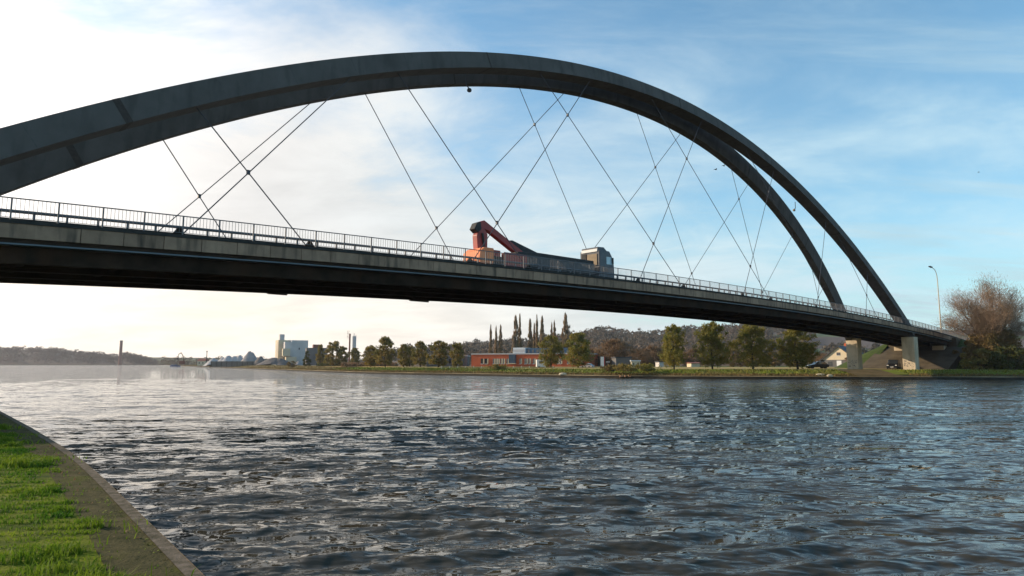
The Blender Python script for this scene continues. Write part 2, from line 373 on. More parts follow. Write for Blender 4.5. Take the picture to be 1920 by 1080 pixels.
# ---- hills behind, a height field with a ridge
def profile(pts):
    xs = [p[0] for p in pts]; ys = [p[1] for p in pts]
    return lambda x: np.interp(x, xs, ys)
SKY = profile([(560, 680), (700, 676), (820, 666), (870, 658), (960, 652), (1050, 643), (1120, 630), (1180, 636), (1240, 637), (1290, 630), (1400, 622), (1500, 618), (1600, 617), (1900, 622), (2300, 640), (2900, 676)])
def hill_z(x, y):                                                 # ground height of the main hill
    px = 960 + F*np.asarray(x)/np.maximum(np.asarray(y), 1)
    top = (HZ - SKY(px))*900/F
    t = np.clip((np.asarray(y)-330)/(900-330), 0, 1); t = t*t*(3-2*t)
    return 1.30 + top*t + .8*t*np.sin(np.asarray(x)*.03)*np.sin(np.asarray(y)*.023)
def heightfield(name, mt, x0, x1, y0, y1, nx, ny, fz):
    X, Y = np.meshgrid(np.linspace(0, 1, nx), np.linspace(y0, y1, ny)); XX = (x0+(x1-x0)*X)*Y/y0
    Z = fz(XX, Y); V = np.stack([XX, Y, Z], -1).reshape(-1, 3); i = np.arange(nx*ny).reshape(ny, nx)
    Fq = np.stack([i[:-1, :-1], i[:-1, 1:], i[1:, 1:], i[1:, :-1]], -1).reshape(-1, 4)
    return tag(npmesh(name, V, Fq, mt, smooth=True), kind='structure')
M['hill'] = mat('hill_fields', (.10, .105, .05), .95, 0, .012, col2=(.085, .062, .05), detail=2)
def fieldstripes():
    m = M['hill']; nt = m.node_tree; N = nt.nodes; L = nt.links
    tc = N.new('ShaderNodeTexCoord'); sp_ = N.new('ShaderNodeSeparateXYZ'); L.new(tc.outputs['Object'], sp_.inputs[0])
    cr = N.new('ShaderNodeValToRGB'); cr.color_ramp.interpolation = 'CONSTANT'
    mr = N.new('ShaderNodeMapRange'); mr.inputs[1].default_value = 330; mr.inputs[2].default_value = 930; L.new(sp_.outputs[1], mr.inputs[0]); L.new(mr.outputs[0], cr.inputs[0])
    cols = [(0, (.13, .085, .045)), (.16, (.09, .075, .04)), (.28, (.075, .11, .035)), (.33, (.10, .075, .06)), (.52, (.085, .11, .04)), (.60, (.10, .085, .07)), (.74, (.07, .095, .04)), (.9, (.06, .07, .045))]
    e = cr.color_ramp.elements; e[0].position = 0; e[0].color = (*cols[0][1], 1); e[1].position = cols[1][0]; e[1].color = (*cols[1][1], 1)
    for p_, c_ in cols[2:]: q = e.new(p_); q.color = (*c_, 1)
    L.new(cr.outputs[0], N['Principled BSDF'].inputs['Base Color'])
fieldstripes()
heightfield('hills', 'hill', -120, 620, 330, 1100, 120, 60, lambda x, y: np.where(y < 345, 1.30, hill_z(x, y)))
# far hills, only haze-blue in the photo, and the wooded hill over the left bank
def far_z(x, y): t = np.clip((y-1900)/500, 0, 1); return .5 + 30*t*(.6+.4*np.sin(x*.0021+1.2)*np.sin(x*.0007+.3))
heightfield('far_hills', 'green', -1500, 1600, 1900, 2700, 80, 12, far_z)
LS = profile([(-300, 660), (-60, 656), (0, 655), (60, 653), (110, 655), (150, 661), (190, 664), (222, 668), (240, 664), (262, 667), (285, 675), (296, 683), (310, 684)])
def left_z(x, y):
    px = 960 + F*x/y; top = (HZ-LS(px))*1450/F - 6
    return np.maximum(-.6, -.6 + (top+.6)*np.clip((y-1330)/110, 0, 1)) + 0*x
heightfield('wooded_hill', 'wood2', -1330*1.05, -1330*.515, 1330, 1700, 90, 14, left_z)
b = MB(); q0, q1 = gnd(-500, 684.3, .3), gnd(306, 684.3, .3)
b.add([(q0.x, q0.y, -.8), (q1.x, q1.y, -.8), (q1.x, q1.y, .7), (q0.x, q0.y, .7), (q0.x, q0.y+120, .8), (q1.x, q1.y+120, .8)], [(0, 1, 2, 3), (3, 2, 5, 4)])
tag(b.build('far_shore', 'earth'), kind='structure')

# ---- leaf clouds
def leaf_tris(cent, size, r, up=0., flat=1., wd=1.):
    n = len(cent); a = r.normal(size=(n, 3)); a /= np.linalg.norm(a, axis=1)[:, None]
    b = r.normal(size=(n, 3)); b -= (b*a).sum(1)[:, None]*a; b /= np.linalg.norm(b, axis=1)[:, None]
    if up: a = a*(1-up) + np.array([0, 0, up]); b -= (b*a).sum(1)[:, None]*a/((a*a).sum(1)[:, None]); b /= np.linalg.norm(b, axis=1)[:, None]
    s = (size*(.6+.8*r.random(n)))[:, None]
    V = np.stack([cent-a*s*.5*flat-b*s*.28*wd, cent+a*s*.62*flat, cent-a*s*.3*flat+b*s*.42*wd], 1).reshape(-1, 3)
    return V, np.arange(n*3).reshape(n, 3)
def crown_points(r, n, hw, z0, z1, shape='round', nclump=70, cr=.16, hollow=.55):
    """clumps of points filling a crown with an uneven edge"""
    H = z1-z0; cs = []; p1_, p2_, p3_ = r.random(3)*6.28; tc_ = .36+.12*r.random()
    while len(cs) < nclump:
        t = r.random(); a = r.random()*2*math.pi
        if shape == 'round': R_ = math.sqrt(max(0, 1-((t-.42)/.60)**2)) if t > .42 else math.sqrt(max(0, 1-((.42-t)/.56)**2))
        elif shape == 'cone': R_ = (1-t)**.7*.95+.05 if t > .15 else .7+t*2
        elif shape == 'column': R_ = (math.sin(math.pi*min(1, t*.9+.1))**.6)*(1-t*.35)
        q = (hollow + (1-hollow)*r.random())**.6
        rr = R_*q*(.84+.20*math.sin(2*a+p1_+t*3)+.16*math.sin(5*a+p2_+t*9)+.12*math.sin(t*14+p3_)+.08*r.random())
        cs.append((hw*rr*math.cos(a), hw*rr*math.sin(a), z0+H*t, cr*(.6+.8*r.random())*(1-.35*t)))
    cs = np.array(cs); k = r.integers(0, nclump, n); c = cs[k]
    d = r.normal(size=(n, 3)); d /= np.linalg.norm(d, axis=1)[:, None]; d *= r.random(n)[:, None]**.45
    rad_ = c[:, 3:4]*2*hw*np.array([1, 1, .8])
    return c[:, :3] + d*rad_, cs
def make_tree(name, seed, h, w, trunk_h, leaf, bark='bark', shape='round', nleaf=5000, size=.26, nclump=70, cr=.15, hollow=.4, up=0., flat=1., limbs=14, tr=.16, wd=1.):
    r = np.random.default_rng(seed); root = empty(name)
    P, cs = crown_points(r, nleaf, w/2, trunk_h, h, shape, nclump, cr, hollow)
    V, Fc = leaf_tris(P, np.full(len(P), size), r, up, flat, wd)
    npmesh('crown', V, Fc, leaf, root)
    b = MB(); lean = r.normal(0, .02, 2)*h
    pts = [Vector((0, 0, -.2)), Vector((lean[0]*.3, lean[1]*.3, h*.25)), Vector((lean[0], lean[1], h*.55)), Vector((lean[0]*1.3, lean[1]*1.3, h*.85))]
    b.path(pts, [tr*1.25, tr, tr*.6, tr*.15], 8)
    for i in r.choice(len(cs), min(limbs, len(cs)), replace=False):
        c = Vector(cs[i][:3]); z = max(trunk_h*.75, min(c.z-.12*h, h*.6)); f_ = z/h
        st = Vector((lean[0]*f_, lean[1]*f_, z)); mid = (st*.5+c*.5) + Vector((0, 0, -.03*h))
        b.path([st, mid, c], [tr*.42, tr*.26, tr*.08], 5)
    b.build('trunk', bark, root)
    return root

# ============================================================ BRIDGE
BR = empty('arch_bridge', BORG, PHI)
tag(BR, 'long dark grey tied arch road bridge with crossed hangers, spanning the canal', 'bridge')
def rz(s): return 9.9605 + .0420035*s - .00028905*s*s              # top of the railing
def sweep_box(mb, s0, s1, n0, n1, za, zb, step=4.):               # a strip that follows the deck's curve
    k = max(2, int((s1-s0)/step)+1); rings = []
    for i in range(k):
        s = s0+(s1-s0)*i/(k-1); r_ = rz(s)
        rings.append([(s, n0, r_+za), (s, n1, r_+za), (s, n1, r_+zb), (s, n0, r_+zb)])
    return mb.sweep(rings)
S0, S1 = -34., 178.
sweep_box(MB(), S0, S1, .05, 11.15, -1.36, -1.22).build('deck_slab', 'concrete_dk', BR)
sweep_box(MB(), S0, S1, 1.9, 9.3, -1.216, -1.13).build('roadway', 'asphalt', BR)
sweep_box(MB(), S0, S1, -.12, 1.85, -1.216, -1.05).build('coping', 'coping', BR)
sweep_box(MB(), S0, S1, 9.35, 11.3, -1.216, -1.05).build('coping', 'coping', BR)
def ps(i): return -.000135848*i**3 + .009598939*i*i + 1.819711865*i + 3.976973704
def pstation(i):                                                  # post stations: smooth inside the view, even beyond it
    if i < 0: return ps(0) + i*(ps(1)-ps(0))*1.03
    if i > 46: return ps(46) + (i-46)*1.95
    return ps(i)
STN = [pstation(i) for i in range(-20, 116)]; STN = [s for s in STN if S0 < s < S1-1]
# fascia panels, one between each pair of joints
for k_, (a, b_) in enumerate(zip(STN[:-1], STN[1:])):
    off = .52*(b_-a); s0, s1 = a+off-(0)+.012, b_+off-.012
    if s1 > S1: continue
    pr = rnd.uniform(-.008, .008)
    m_ = MB(); n0 = -.075+pr
    rings = [[(s, n0, rz(s)-1.90), (s, .10, rz(s)-1.90), (s, .10, rz(s)-1.218), (s, n0, rz(s)-1.218)] for s in (s0, s1)]
    m_.sweep(rings).build('fascia_panel', 'panel', BR)
sweep_box(MB(), S0, S1, 11.12, 11.3, -1.9, -1.22).build('far_fascia', 'concrete_dk', BR)
# steel below: edge flange, girders, cross beams
sweep_box(MB(), S0, S1, .04, .42, -2.12, -1.905).build('edge_beam', 'steel', BR)
sweep_box(MB(), S0, S1, -.02, .60, -2.19, -2.122).build('flange', 'flange', BR)
for n in (.62, 4.0, 7.2, 10.4):
    g_ = MB(); sweep_box(g_, S0, 162, n, n+.06, -2.95, -1.37); sweep_box(g_, S0, 162, n-.22, n+.28, -3.0, -2.952)
    g_.build('main_girder' if n in (.62, 10.4) else 'stringer', 'steel', BR)
beam = None
for k_ in range(int((160-S0)/4.1)):
    s = S0+2+k_*4.1; r_ = rz(s); m_ = MB(); m_.box(s-.03, s+.03, .70, 10.38, r_-2.7, r_-1.37); m_.box(s-.15, s+.15, .70, 10.38, r_-2.76, r_-2.702); m_.build('cross_beam', 'steel', BR)
for k_ in range(int((160-S0)/8.2)):                               # wind bracing under the deck
    s = S0+2+k_*8.2; m_ = MB()
    m_.tube((s, .9, rz(s)-2.80), (s+4.1, 4.0, rz(s+4.1)-2.80), .07); m_.tube((s+4.1, 4.0, rz(s+4.1)-2.8), (s+8.2, .9, rz(s+8.2)-2.8), .07)
    m_.tube((s, 10.2, rz(s)-2.80), (s+4.1, 7.3, rz(s+4.1)-2.80), .07); m_.tube((s+4.1, 7.3, rz(s+4.1)-2.8), (s+8.2, 10.2, rz(s+8.2)-2.8), .07); m_.build('wind_brace', 'steel', BR)
# arches leaning towards each other
G, Z0 = .145, 10.4
def Ttop(s): return -2.3225889e-08*s**4 + 4.3273989e-06*s**3 - .0052214351*s*s + .6740515*s + 11.2507529
def Fbot(s): return -4.2030541e-08*s**4 + 1.1080661e-05*s**3 - .0062078696*s*s + .72176741*s + 9.0825397
def deriv(f_, s): return (f_(s+.05)-f_(s-.05))/.1
DEP, FDEP, NWID, FWID = 1.36, 2.0, 1.75, 1.05
def arch_ring(side, s):
    if side > 0:
        sl_ = deriv(Ttop, s); nl = math.sqrt(1+sl_*sl_); t = (s, Ttop(s)); b_ = (s+sl_/nl*DEP, Ttop(s)-DEP/nl); n0 = .35; sg = 1
    else:
        sl_ = deriv(Fbot, s); nl = math.sqrt(1+sl_*sl_); b_ = (s, Fbot(s)); t = (s-sl_/nl*FDEP, Fbot(s)+FDEP/nl); n0 = 9.7; sg = -1
    nt_, nb_ = n0+sg*G*(t[1]-Z0), n0+sg*G*(b_[1]-Z0)
    WID = NWID if side > 0 else FWID
    return [Vector((t[0], nt_, t[1])), Vector((t[0], nt_+WID, t[1])), Vector((b_[0], nb_+WID, b_[1])), Vector((b_[0], nb_, b_[1]))]
JOINTS = [8.1, 35.6, 66.5, 89.2, 110.5]
for side, (sa, sb) in ((1, (-3.4, 137.0)), (-1, (-1.5, 135.5))):
    n_ = 150; rings = [arch_ring(side, sa+(sb-sa)*i/(n_-1)) for i in range(n_)]
    a_ = MB(); a_.sweep(rings); ao = a_.build('arch', 'arch', BR)
    k_ = 0; s = sa+3
    while s < sb-2:                                               # plate seams between the splices
        if min(abs(s-q) for q in JOINTS) > 1.5:
            def grow_(r_): c = sum(r_, Vector())/4; return [c+(p-c)*1.006 for p in r_]
            MB().sweep([grow_(arch_ring(side, s-.022)), grow_(arch_ring(side, s+.022))]).build('weld_seam', 'seam', ao)
        s += 4.55
    for s in JOINTS:
        hw_ = .17 if s < 20 else .07; r0, r1 = arch_ring(side, s-hw_), arch_ring(side, s+hw_); j = MB()
        def grow(r_): c = sum(r_, Vector())/4; return [c+(p-c)*1.012 for p in r_]
        j.sweep([grow(r0), grow(r1)]); j.build('splice_joint', 'rust', ao)
# hangers: (s, z) at the arch and (s, z) at the deck, in the leaning planes
NEAR = [(22.51, 22.22, 11.43), (49.94, 30.55, 32.12), (71.0, 31.22, 53.6), (88.67, 27.42, 74.64), (105.31, 23.14, 95.91), (119.25, 16.15, 114.98),
        (12.56, 16.95, 19.07), (26.94, 23.76, 38.45), (42.92, 29.16, 61.75), (61.83, 31.64, 81.93), (83.45, 30.43, 102.56), (111.74, 21.11, 120.64)]
FAR = [(12.63, 17.21, 17.38, 11.37), (27.0, 24.33, 37.6, 12.21), (43.62, 29.62, 57.25, 13.88), (62.42, 32.17, 79.1, 12.96), (84.66, 30.65, 98.6, 12.8), (112.85, 21.3, 120.21, 12.5),
       (22.67, 22.36, 13.17, 11.57), (50.52, 31.03, 33.44, 12.32), (72.57, 32.09, 55.9, 13.74), (91.04, 29.09, 76.8, 13.33), (107.09, 23.93, 97.68, 12.98), (125.58, 21.02, 118.36, 13.6)]
def clash(A, B):                                                  # where two hangers of one plane cross, in s,z
    (a, b_), (c, d) = A, B; r_ = (b_[0]-a[0], b_[1]-a[1]); s_ = (d[0]-c[0], d[1]-c[1]); k = r_[0]*s_[1]-r_[1]*s_[0]
    if abs(k) < 1e-6: return None
    t = ((c[0]-a[0])*s_[1]-(c[1]-a[1])*s_[0])/k; u = ((c[0]-a[0])*r_[1]-(c[1]-a[1])*r_[0])/k
    return (a[0]+t*r_[0], a[1]+t*r_[1]) if 0.02 < t < .98 and 0.02 < u < .98 else None
def underside(side, s):
    r_ = arch_ring(side, s); return (r_[2]+r_[3])/2
for side in (1, -1):
    lines = []
    if side > 0:
        src = [((a, z), (b_, rz(b_)-1.0)) for a, z, b_ in NEAR]
        src += [((1.6, 11.0), (-1.5, rz(-1.5)-1)), ]
    else:
        src = []
        for a, z, b_, zb in FAR:
            t = (rz(b_)-1.0-z)/(zb-z); src.append(((a, z), (a+(b_-a)*t, z+(zb-z)*t)))
    def nn(z): return (.35+.55+G*(z-Z0)) if side > 0 else (9.7+FWID/2-G*(z-Z0))
    for (a, b_) in src:
        # run the hanger up until it meets the arch's underside
        d = (a[0]-b_[0], a[1]-b_[1]); t = .6
        while t < 1.35:
            p = (b_[0]+d[0]*t, b_[1]+d[1]*t)
            if side > 0:
                sl_ = deriv(Ttop, p[0]); lim = Ttop(p[0])-DEP*math.sqrt(1+sl_*sl_)
            else: lim = Fbot(p[0])
            if p[1] > lim-.02: break
            t += .004
        lines.append((p, b_))
    for i, (a, b_) in enumerate(lines):
        h_ = MB(); h_.tube((a[0], nn(a[1]), a[1]+.05), (b_[0], nn(b_[1]), b_[1]-.1), .036 if side > 0 else .034, k=6); ho = h_.build('hanger', 'rope', BR)
        if side > 0:
            sg = -1 if a[0] > b_[0] else 1
            w_ = MB(); c = Vector((b_[0], nn(b_[1]), b_[1]))
            w_.prism([(c.x-.42, c.z-.05), (c.x+.42, c.z-.05), (c.x+.10, c.z+.42), (c.x-.10, c.z+.42)], c.y-.07, c.y+.07); w_.build('anchor_plate', 'steel', ho)
        for (c_, d_) in lines[i+1:]:
            x = clash((a, b_), (c_, d_))
            if x:
                q = MB(); q.box(x[0]-.09, x[0]+.09, nn(x[1])-.08, nn(x[1])+.08, x[1]-.13, x[1]+.13); q.build('clamp', 'rope', ho)
# railings: posts, rails, bars
def railing(n, near):
    tr_ = MB(); st = STN
    for a, b_ in zip(st[:-1], st[1:]):
        tr_.tube((a, n, rz(a)-.03), (b_, n, rz(b_)-.03), .030, k=6, cap=False)
    top = tr_.build('railing', 'rail', BR)
    br = MB()
    for a, b_ in zip(st[:-1], st[1:]): br.tube((a, n, rz(a)-.93), (b_, n, rz(b_)-.93), .016, k=4, cap=False)
    br.build('bottom_rail', 'rail', top)
    pm = MB(); pm.box(-.035, .035, -.03, .03, -1.05, -.06); po = None
    for s in st:
        if po is None: po = pm.build('post', 'rail', top); po.location = (s, n, rz(s))
        else: inst(po, top, (s, n, rz(s)))
    bars = MB()
    for a, b_ in zip(st[:-1], st[1:]):
        for k in range(1, 11):
            s = a+(b_-a)*k/11; z = rz(s); r_ = .0085
            bars.add([(s-r_, n-r_, z-.93), (s+r_, n-r_, z-.93), (s+r_, n-r_, z-.05), (s-r_, n-r_, z-.05), (s-r_, n+r_, z-.93), (s+r_, n+r_, z-.93), (s+r_, n+r_, z-.05), (s-r_, n+r_, z-.05)],
                     [(0, 1, 2, 3), (1, 5, 6, 2), (5, 4, 7, 6), (4, 0, 3, 7)])
    bo = bars.build('baluster', 'rail', top); bo['kind'] = 'stuff'
railing(0., True); railing(11.2, False)
def guardrail(n):
    s = S0+1; ss = []
    while s < S1-1: ss.append(s); s += 1.36
    g_ = MB()
    for a, b_ in zip(ss[:-1], ss[1:]):
        za, zb = rz(a)-1.05, rz(b_)-1.05
        g_.add([(a, n, za+.62), (b_, n, zb+.62), (b_, n-.05, zb+.70), (a, n-.05, za+.70), (b_, n, zb+.78), (a, n, za+.78), (a, n+.03, za+.62), (b_, n+.03, zb+.62), (b_, n+.03, zb+.78), (a, n+.03, za+.78)],
               [(0, 1, 2, 3), (3, 2, 4, 5), (7, 6, 9, 8), (5, 4, 8, 9), (1, 0, 6, 7)])
    go = g_.build('guard_rail', 'rail', BR); pm = MB(); pm.box(-.05, .05, -.04, .06, 0, .66); po = None
    for a in ss:
        if po is None: po = pm.build('post', 'rail', go); po.location = (a, n+.06, rz(a)-1.05)
        else: inst(po, go, (a, n+.06, rz(a)-1.05))
guardrail(1.62)
sweep_box(MB(), S0, S1, 1.40, 1.50, -1.045, -.72).build('kerb_beam', 'coping', BR)
# piers on both banks
for s in (135.8, -6.5):
    for n in (-.35, 9.25):
        p = MB(); zt = rz(s)-3.02 if True else 0
        p.box(s-1.1, s+1.1, n, n+2.05, .6, zt); po = p.build('pier', 'concrete', BR, bevel=.05)
        if s > 0:
            gm = MB(); r2 = random.Random(int(n*10)+5)
            for k in range(26):
                y = n+.25+r2.random()*1.5; z = 1.9+r2.random()*1.3
                gm.box(s-1.104-.004, s-1.104, y, y+.05+r2.random()*.22, z, z+.04+r2.random()*.10)
            gm.build('graffiti', 'graffiti', po)
# abutment, paved slope under the deck
ab = MB(); ab.box(161, 164, -.8, 12, .8, rz(161)-1.40); ab.build('abutment', 'concrete_dk', BR)
bl = MB(); bl.box(158.6, 160.98, 8.2, 10.2, 4.4, 6.2); bl.box(158.6, 160.98, .9, 3.0, 4.4, 6.2); bl.build('bearing_block', 'concrete', BR)
pv = MB(); pv.add([(146, -2.5, 1.40), (146, 13.5, 1.40), (160.9, 13.5, 6.0), (160.9, -2.5, 6.0), (160.9, -2.5, .5), (160.9, 13.5, .5)], [(0, 3, 2, 1), (0, 4, 3), (1, 2, 5)])
pv.build('paved_slope', 'concrete_dk', BR)
# approach embankment
e_ = MB()
def ebsec(s, top): return [(s, -1.0-(top-1.2)*1.5, 1.2), (s, -1.0, top), (s, 12.2, top), (s, 12.2+(top-1.2)*1.9, 1.2)]
secs = [ebsec(s, rz(min(s, 178))-1.5) for s in (164.02, 180, 200, 260, 330)]
vs = [p for r_ in secs for p in r_]; fs = [(i*4+j, i*4+j+1, (i+1)*4+j+1, (i+1)*4+j) for i in range(4) for j in range(3)]
e_.add(vs, [tuple(reversed(f_)) for f_ in fs])
# cone of earth round the abutment, both sides
for sgn, n0, kk in ((1, 12.2, 1.9), (-1, -1.0, 1.5)):
    top = rz(164)-1.5; ap = (163.9, n0, top); run = (top-1.2)*kk; ring_ = []
    for i in range(9):
        a = R(90*i/8); ring_.append((163.9-run*1.35*math.sin(a), n0+sgn*run*math.cos(a), 1.2))
    o_ = [ap]+ring_; e_.add(o_, [(0, i+2, i+1) if sgn > 0 else (0, i+1, i+2) for i in range(8)])
eo = e_.build('embankment', 'green'); tag(eo, kind='structure'); eo.location = BORG; eo.rotation_euler = (0, 0, PHI)

# lamps hanging from the arches
for (px, py, n0, lab, top) in ((880, 169, 4.6, 'small round lamp hanging on a cable under the crown of the near arch', 1.35), (1489, 394, 2.6, 'small lamp on a bent arm hanging in the gap between the two arches', 1.3)):
    s, n, z = hit(px, py, n0); lp = empty('hanging_lamp', bw(s, n, z), PHI); tag(lp, lab, 'lamp', 'lamps hanging from the arches')
    c = MB(); c.path([(-.45 if px < 1000 else .45, 0, top), (-.35 if px < 1000 else .45, 0, .35), (0, 0, .12)], [.05]*3, 5); c.build('cable', 'rope', lp)
    h_ = MB(); rings = []
    for zz, rr in ((.18, .05), (.14, .14), (.02, .20), (-.12, .17), (-.18, .06)): rings.append([(rr*math.cos(t)*1.1, rr*math.sin(t), zz) for t in [k*math.pi/4 for k in range(8)]])
    h_.sweep(rings).build('lamp_head', 'load' if px < 1000 else 'tan', lp)
# bracket and plate hanging under the deck
s, n, z = hit(786, 563, 10.9); nv = empty('gap_bracket', bw(s, n, z), PHI); tag(nv, 'white wedge standing in for a bright gap in a dark bracket under the middle of the deck', 'light')
m_ = MB(); m_.box(-1.0, 1.0, -.1, .1, -.12, .10); m_.box(-.9, -.8, -.1, .1, .1, .5); m_.box(.8, .9, -.1, .1, .1, .5); m_.build('bracket', 'steel', nv)
m_ = MB(); m_.prism([(.25, .30), (.55, .30), (.42, .14), (.38, .14)], -.22, -.12); m_.build('lamp', 'white', nv)  # no lamp: white wedge added where bright light shows through a gap
s, n, z = hit(520, 550, 10.9); nv = empty('bracket_plate', bw(s, n, z), PHI); tag(nv, 'dark inspection plate hanging below the deck edge left of the truck', 'bracket')
m_ = MB(); m_.box(-.75, .75, -.1, .1, -.10, .12); m_.build('plate', 'steel', nv); m_ = MB(); m_.tube((-.5, 0, .1), (-.5, 0, .55), .03); m_.tube((.5, 0, .1), (.5, 0, .55), .03); m_.build('rod', 'steel', nv)

# ============================================================ TRUCK (drives to the right; local x forward)
TS = 53.1; zroad = rz(TS-9)-1.13
TK = empty('crane_truck', bw(TS, 4.6, zroad), PHI); slope = math.atan(deriv(rz, TS-9)); TK.rotation_euler = (0, -slope, PHI)
tag(TK, 'grey flatbed lorry with a folded red loading crane driving over the bridge', 'truck')
def part(mb, name, m, par=TK, **k): return mb.build(name, m, par, **k)
part(MB().box(-18.6, -2.0, -1.0, 1.0, .75, 1.05), 'chassis', 'load')
part(MB().box(-15.2, -3.0, -1.25, 1.25, 1.08, 1.22), 'bed', 'board')
for y0, y1 in ((-1.27, -1.22), (1.22, 1.27)):
    for k in range(4): part(MB().box(-15.1+k*3.0, -12.16+k*3.0, y0, y1, 1.22, 2.05), 'side_board', 'board')
part(MB().prism([(-13.3, 1.23), (-3.0, 1.23), (-3.0, 2.40), (-7.0, 2.42), (-11.2, 2.45), (-13.3, 2.3)], -1.1, 1.1), 'load', 'load', bevel=.08)
# crane: column, main boom rising, knuckle folded back down
part(MB().box(-16.8, -15.4, -1.15, 1.15, 1.08, 2.15), 'crane_base', 'red', bevel=.05)
kb = part(MB().prism([(-17.15, 1.2), (-16.2, 1.2), (-16.1, 3.6), (-16.5, 4.05), (-17.0, 4.0), (-17.3, 3.4)], -.32, .30), 'crane_column', 'red', bevel=.04)
mb_ = MB(); mb_.prism([(-17.0, 4.55), (-16.4, 4.78), (-12.9, 3.05), (-10.9, 2.05), (-11.6, 1.75), (-13.6, 2.75), (-16.0, 3.95), (-16.9, 4.0)], -.26, .24); part(mb_, 'main_boom', 'red', bevel=.04)
part(MB().prism([(-13.3, 3.45), (-12.6, 3.55), (-7.7, 2.30), (-6.6, 2.08), (-10.9, 2.15), (-13.1, 2.95)], .28, .75), 'folding_boom', 'load', bevel=.05)
part(MB().prism([(-17.6, 3.9), (-17.3, 4.45), (-16.9, 4.6), (-16.8, 3.95), (-17.2, 3.6)], -.36, .36), 'knuckle', 'load', bevel=.05)
part(MB().tube((-16.55, -.38, 2.0), (-16.75, -.38, 3.6), .10, k=8), 'hydraulic_ram', 'load')
part(MB().prism([(-17.9, 1.25), (-17.7, .85), (-16.4, .85), (-16.3, 1.2), (-16.3, 2.25), (-17.4, 2.25), (-17.8, 1.9)], -1.33, .9), 'orange_tarpaulin', 'orange', bevel=.08)
part(MB().box(-16.7, -15.3, -1.30, -.9, .75, 1.6), 'stabiliser', 'load', bevel=.04)
part(MB().box(-15.1, -12.4, -1.33, -.9, .82, 2.0), 'tool_box', 'red', bevel=.04)
part(MB().box(-10.5, -8.0, -1.30, -.8, .70, 1.15), 'fuel_tank', 'load', bevel=.05)
# cab
cabp = [(-2.30, .62), (-.10, .62), (0, .95), (-.03, 2.15), (-.32, 3.05), (-.72, 3.55), (-2.30, 3.60)]
cab = part(MB().prism(cabp, -1.25, 1.25), 'cab', 'cab', bevel=.07)
MB().prism([(-2.28, 3.61), (-.85, 3.56), (-1.35, 3.92), (-2.28, 3.88)], -1.05, 1.05).build('wind_deflector', 'cab', cab, bevel=.04)
MB().box(-2.38, -2.29, -1.0, 1.0, 3.42, 3.70).build('roof_strip', 'white', cab)
MB().box(-2.36, -2.31, -.95, .30, 2.0, 3.2).build('rear_panel', 'tan', cab); MB().box(-2.37, -2.31, .42, 1.0, 1.7, 3.3).build('air_intake', 'load', cab)
MB().prism([(-1.25, 2.2), (-.32, 2.2), (-.52, 2.95), (-1.25, 2.95)], -1.272, -1.24).build('side_window', 'skyglass', cab)
MB().prism([(-1.25, 2.2), (-.32, 2.2), (-.52, 2.95), (-1.25, 2.95)], 1.24, 1.272).build('side_window', 'glass', cab)
w_ = MB(); w_.add([(.01, -1.1, 2.15), (.01, 1.1, 2.15), (-.31, 1.1, 3.02), (-.31, -1.1, 3.02)], [(0, 1, 2, 3)]); w_.build('windscreen', 'glass', cab)
MB().box(-2.1, -1.0, -1.258, -1.252, 1.35, 1.75).build('panel_stripe', 'board', cab)
for y in (-1.42, 1.36): MB().box(-.45, -.30, y, y+.07, 2.25, 2.9).build('mirror', 'load', cab)
for x in (-1.2, -4.9, -6.2, -12.0, -13.3, -17.6):
    for y in (-1.2, .9):
        w_ = MB().tube((x, y, .5), (x, y+.3, .5), .5, k=18).build('wheel', 'tyre', TK); MB().tube((x, y-.01, .5), (x, y+.31, .5), .27, k=12).build('rim', 'rail', w_)
MB().box(-2.85, -2.45, -1.1, 1.1, 1.1, 1.75).build('exhaust_stack', 'load', TK, bevel=.05)

# ============================================================ FAR BANK THINGS
def car(name, loc, rz_, L_, h_, w_, body, label, cat='car', suv=False):
    r_ = empty(name, loc, rz_); tag(r_, label, cat)
    a = L_/2; bl_ = h_*.58
    if suv: prof = [(-a, .35), (a, .35), (a, h_*.5), (a-.25, h_*.58), (a-1.1, h_*.62), (-a+.05, h_*.62)]; cabp_ = [(-a+.1, h_*.6), (a-1.15, h_*.6), (a-1.75, h_), (-a+.25, h_)]
    else: prof = [(-a, .35), (a, .32), (a, .60), (a-.30, h_*.50), (a-1.25, h_*.60), (-a+.6, h_*.64), (-a, h_*.60)]; cabp_ = [(-a+.15, h_*.6), (a-1.3, h_*.58), (a-2.0, h_*.97), (-a+1.3, h_), (-a+.8, h_*.94)]
    bo = MB().prism(prof, -w_/2, w_/2).build('body', body, r_, bevel=.08)
    MB().prism(cabp_, -w_/2+.12, w_/2-.12).build('cabin', 'glass', r_, bevel=.06)
    MB().prism([(cabp_[3][0]+.1, h_-.05), (cabp_[2][0]-.1, cabp_[2][1]-.05), (cabp_[2][0]-.15, cabp_[2][1]+.03), (cabp_[3][0]+.15, h_+.03)], -w_/2+.2, w_/2-.2).build('roof', body, r_)
    for x in (-a+.8, a-.85):
        for y in (-w_/2-.01, w_/2-.19): MB().tube((x, y, .32), (x, y+.2, .32), .33, k=14).build('wheel', 'tyre', r_)
    for y in (-w_/2+.1, w_/2-.4): MB().box(a-.02, a+.03, y, y+.3, h_*.40, h_*.48).build('headlight', 'white', r_); MB().box(-a-.03, -a+.02, y, y+.3, h_*.42, h_*.52).build('tail_light', 'carred', r_)
    MB().box(a+.01, a+.04, -.26, .26, .45, .56).build('number_plate', 'white', r_)
    return r_
car('parked_car', at(1532, 691.5, 138), R(180), 4.3, 1.5, 1.75, 'carblack', 'black hatchback parked on the verge left of the far bridge pier')
car('parked_car', at(1676, 693, 131), R(-128), 4.2, 1.9, 1.9, 'carblack', 'black off-road car facing the water between the two bridge piers', 'car', True)
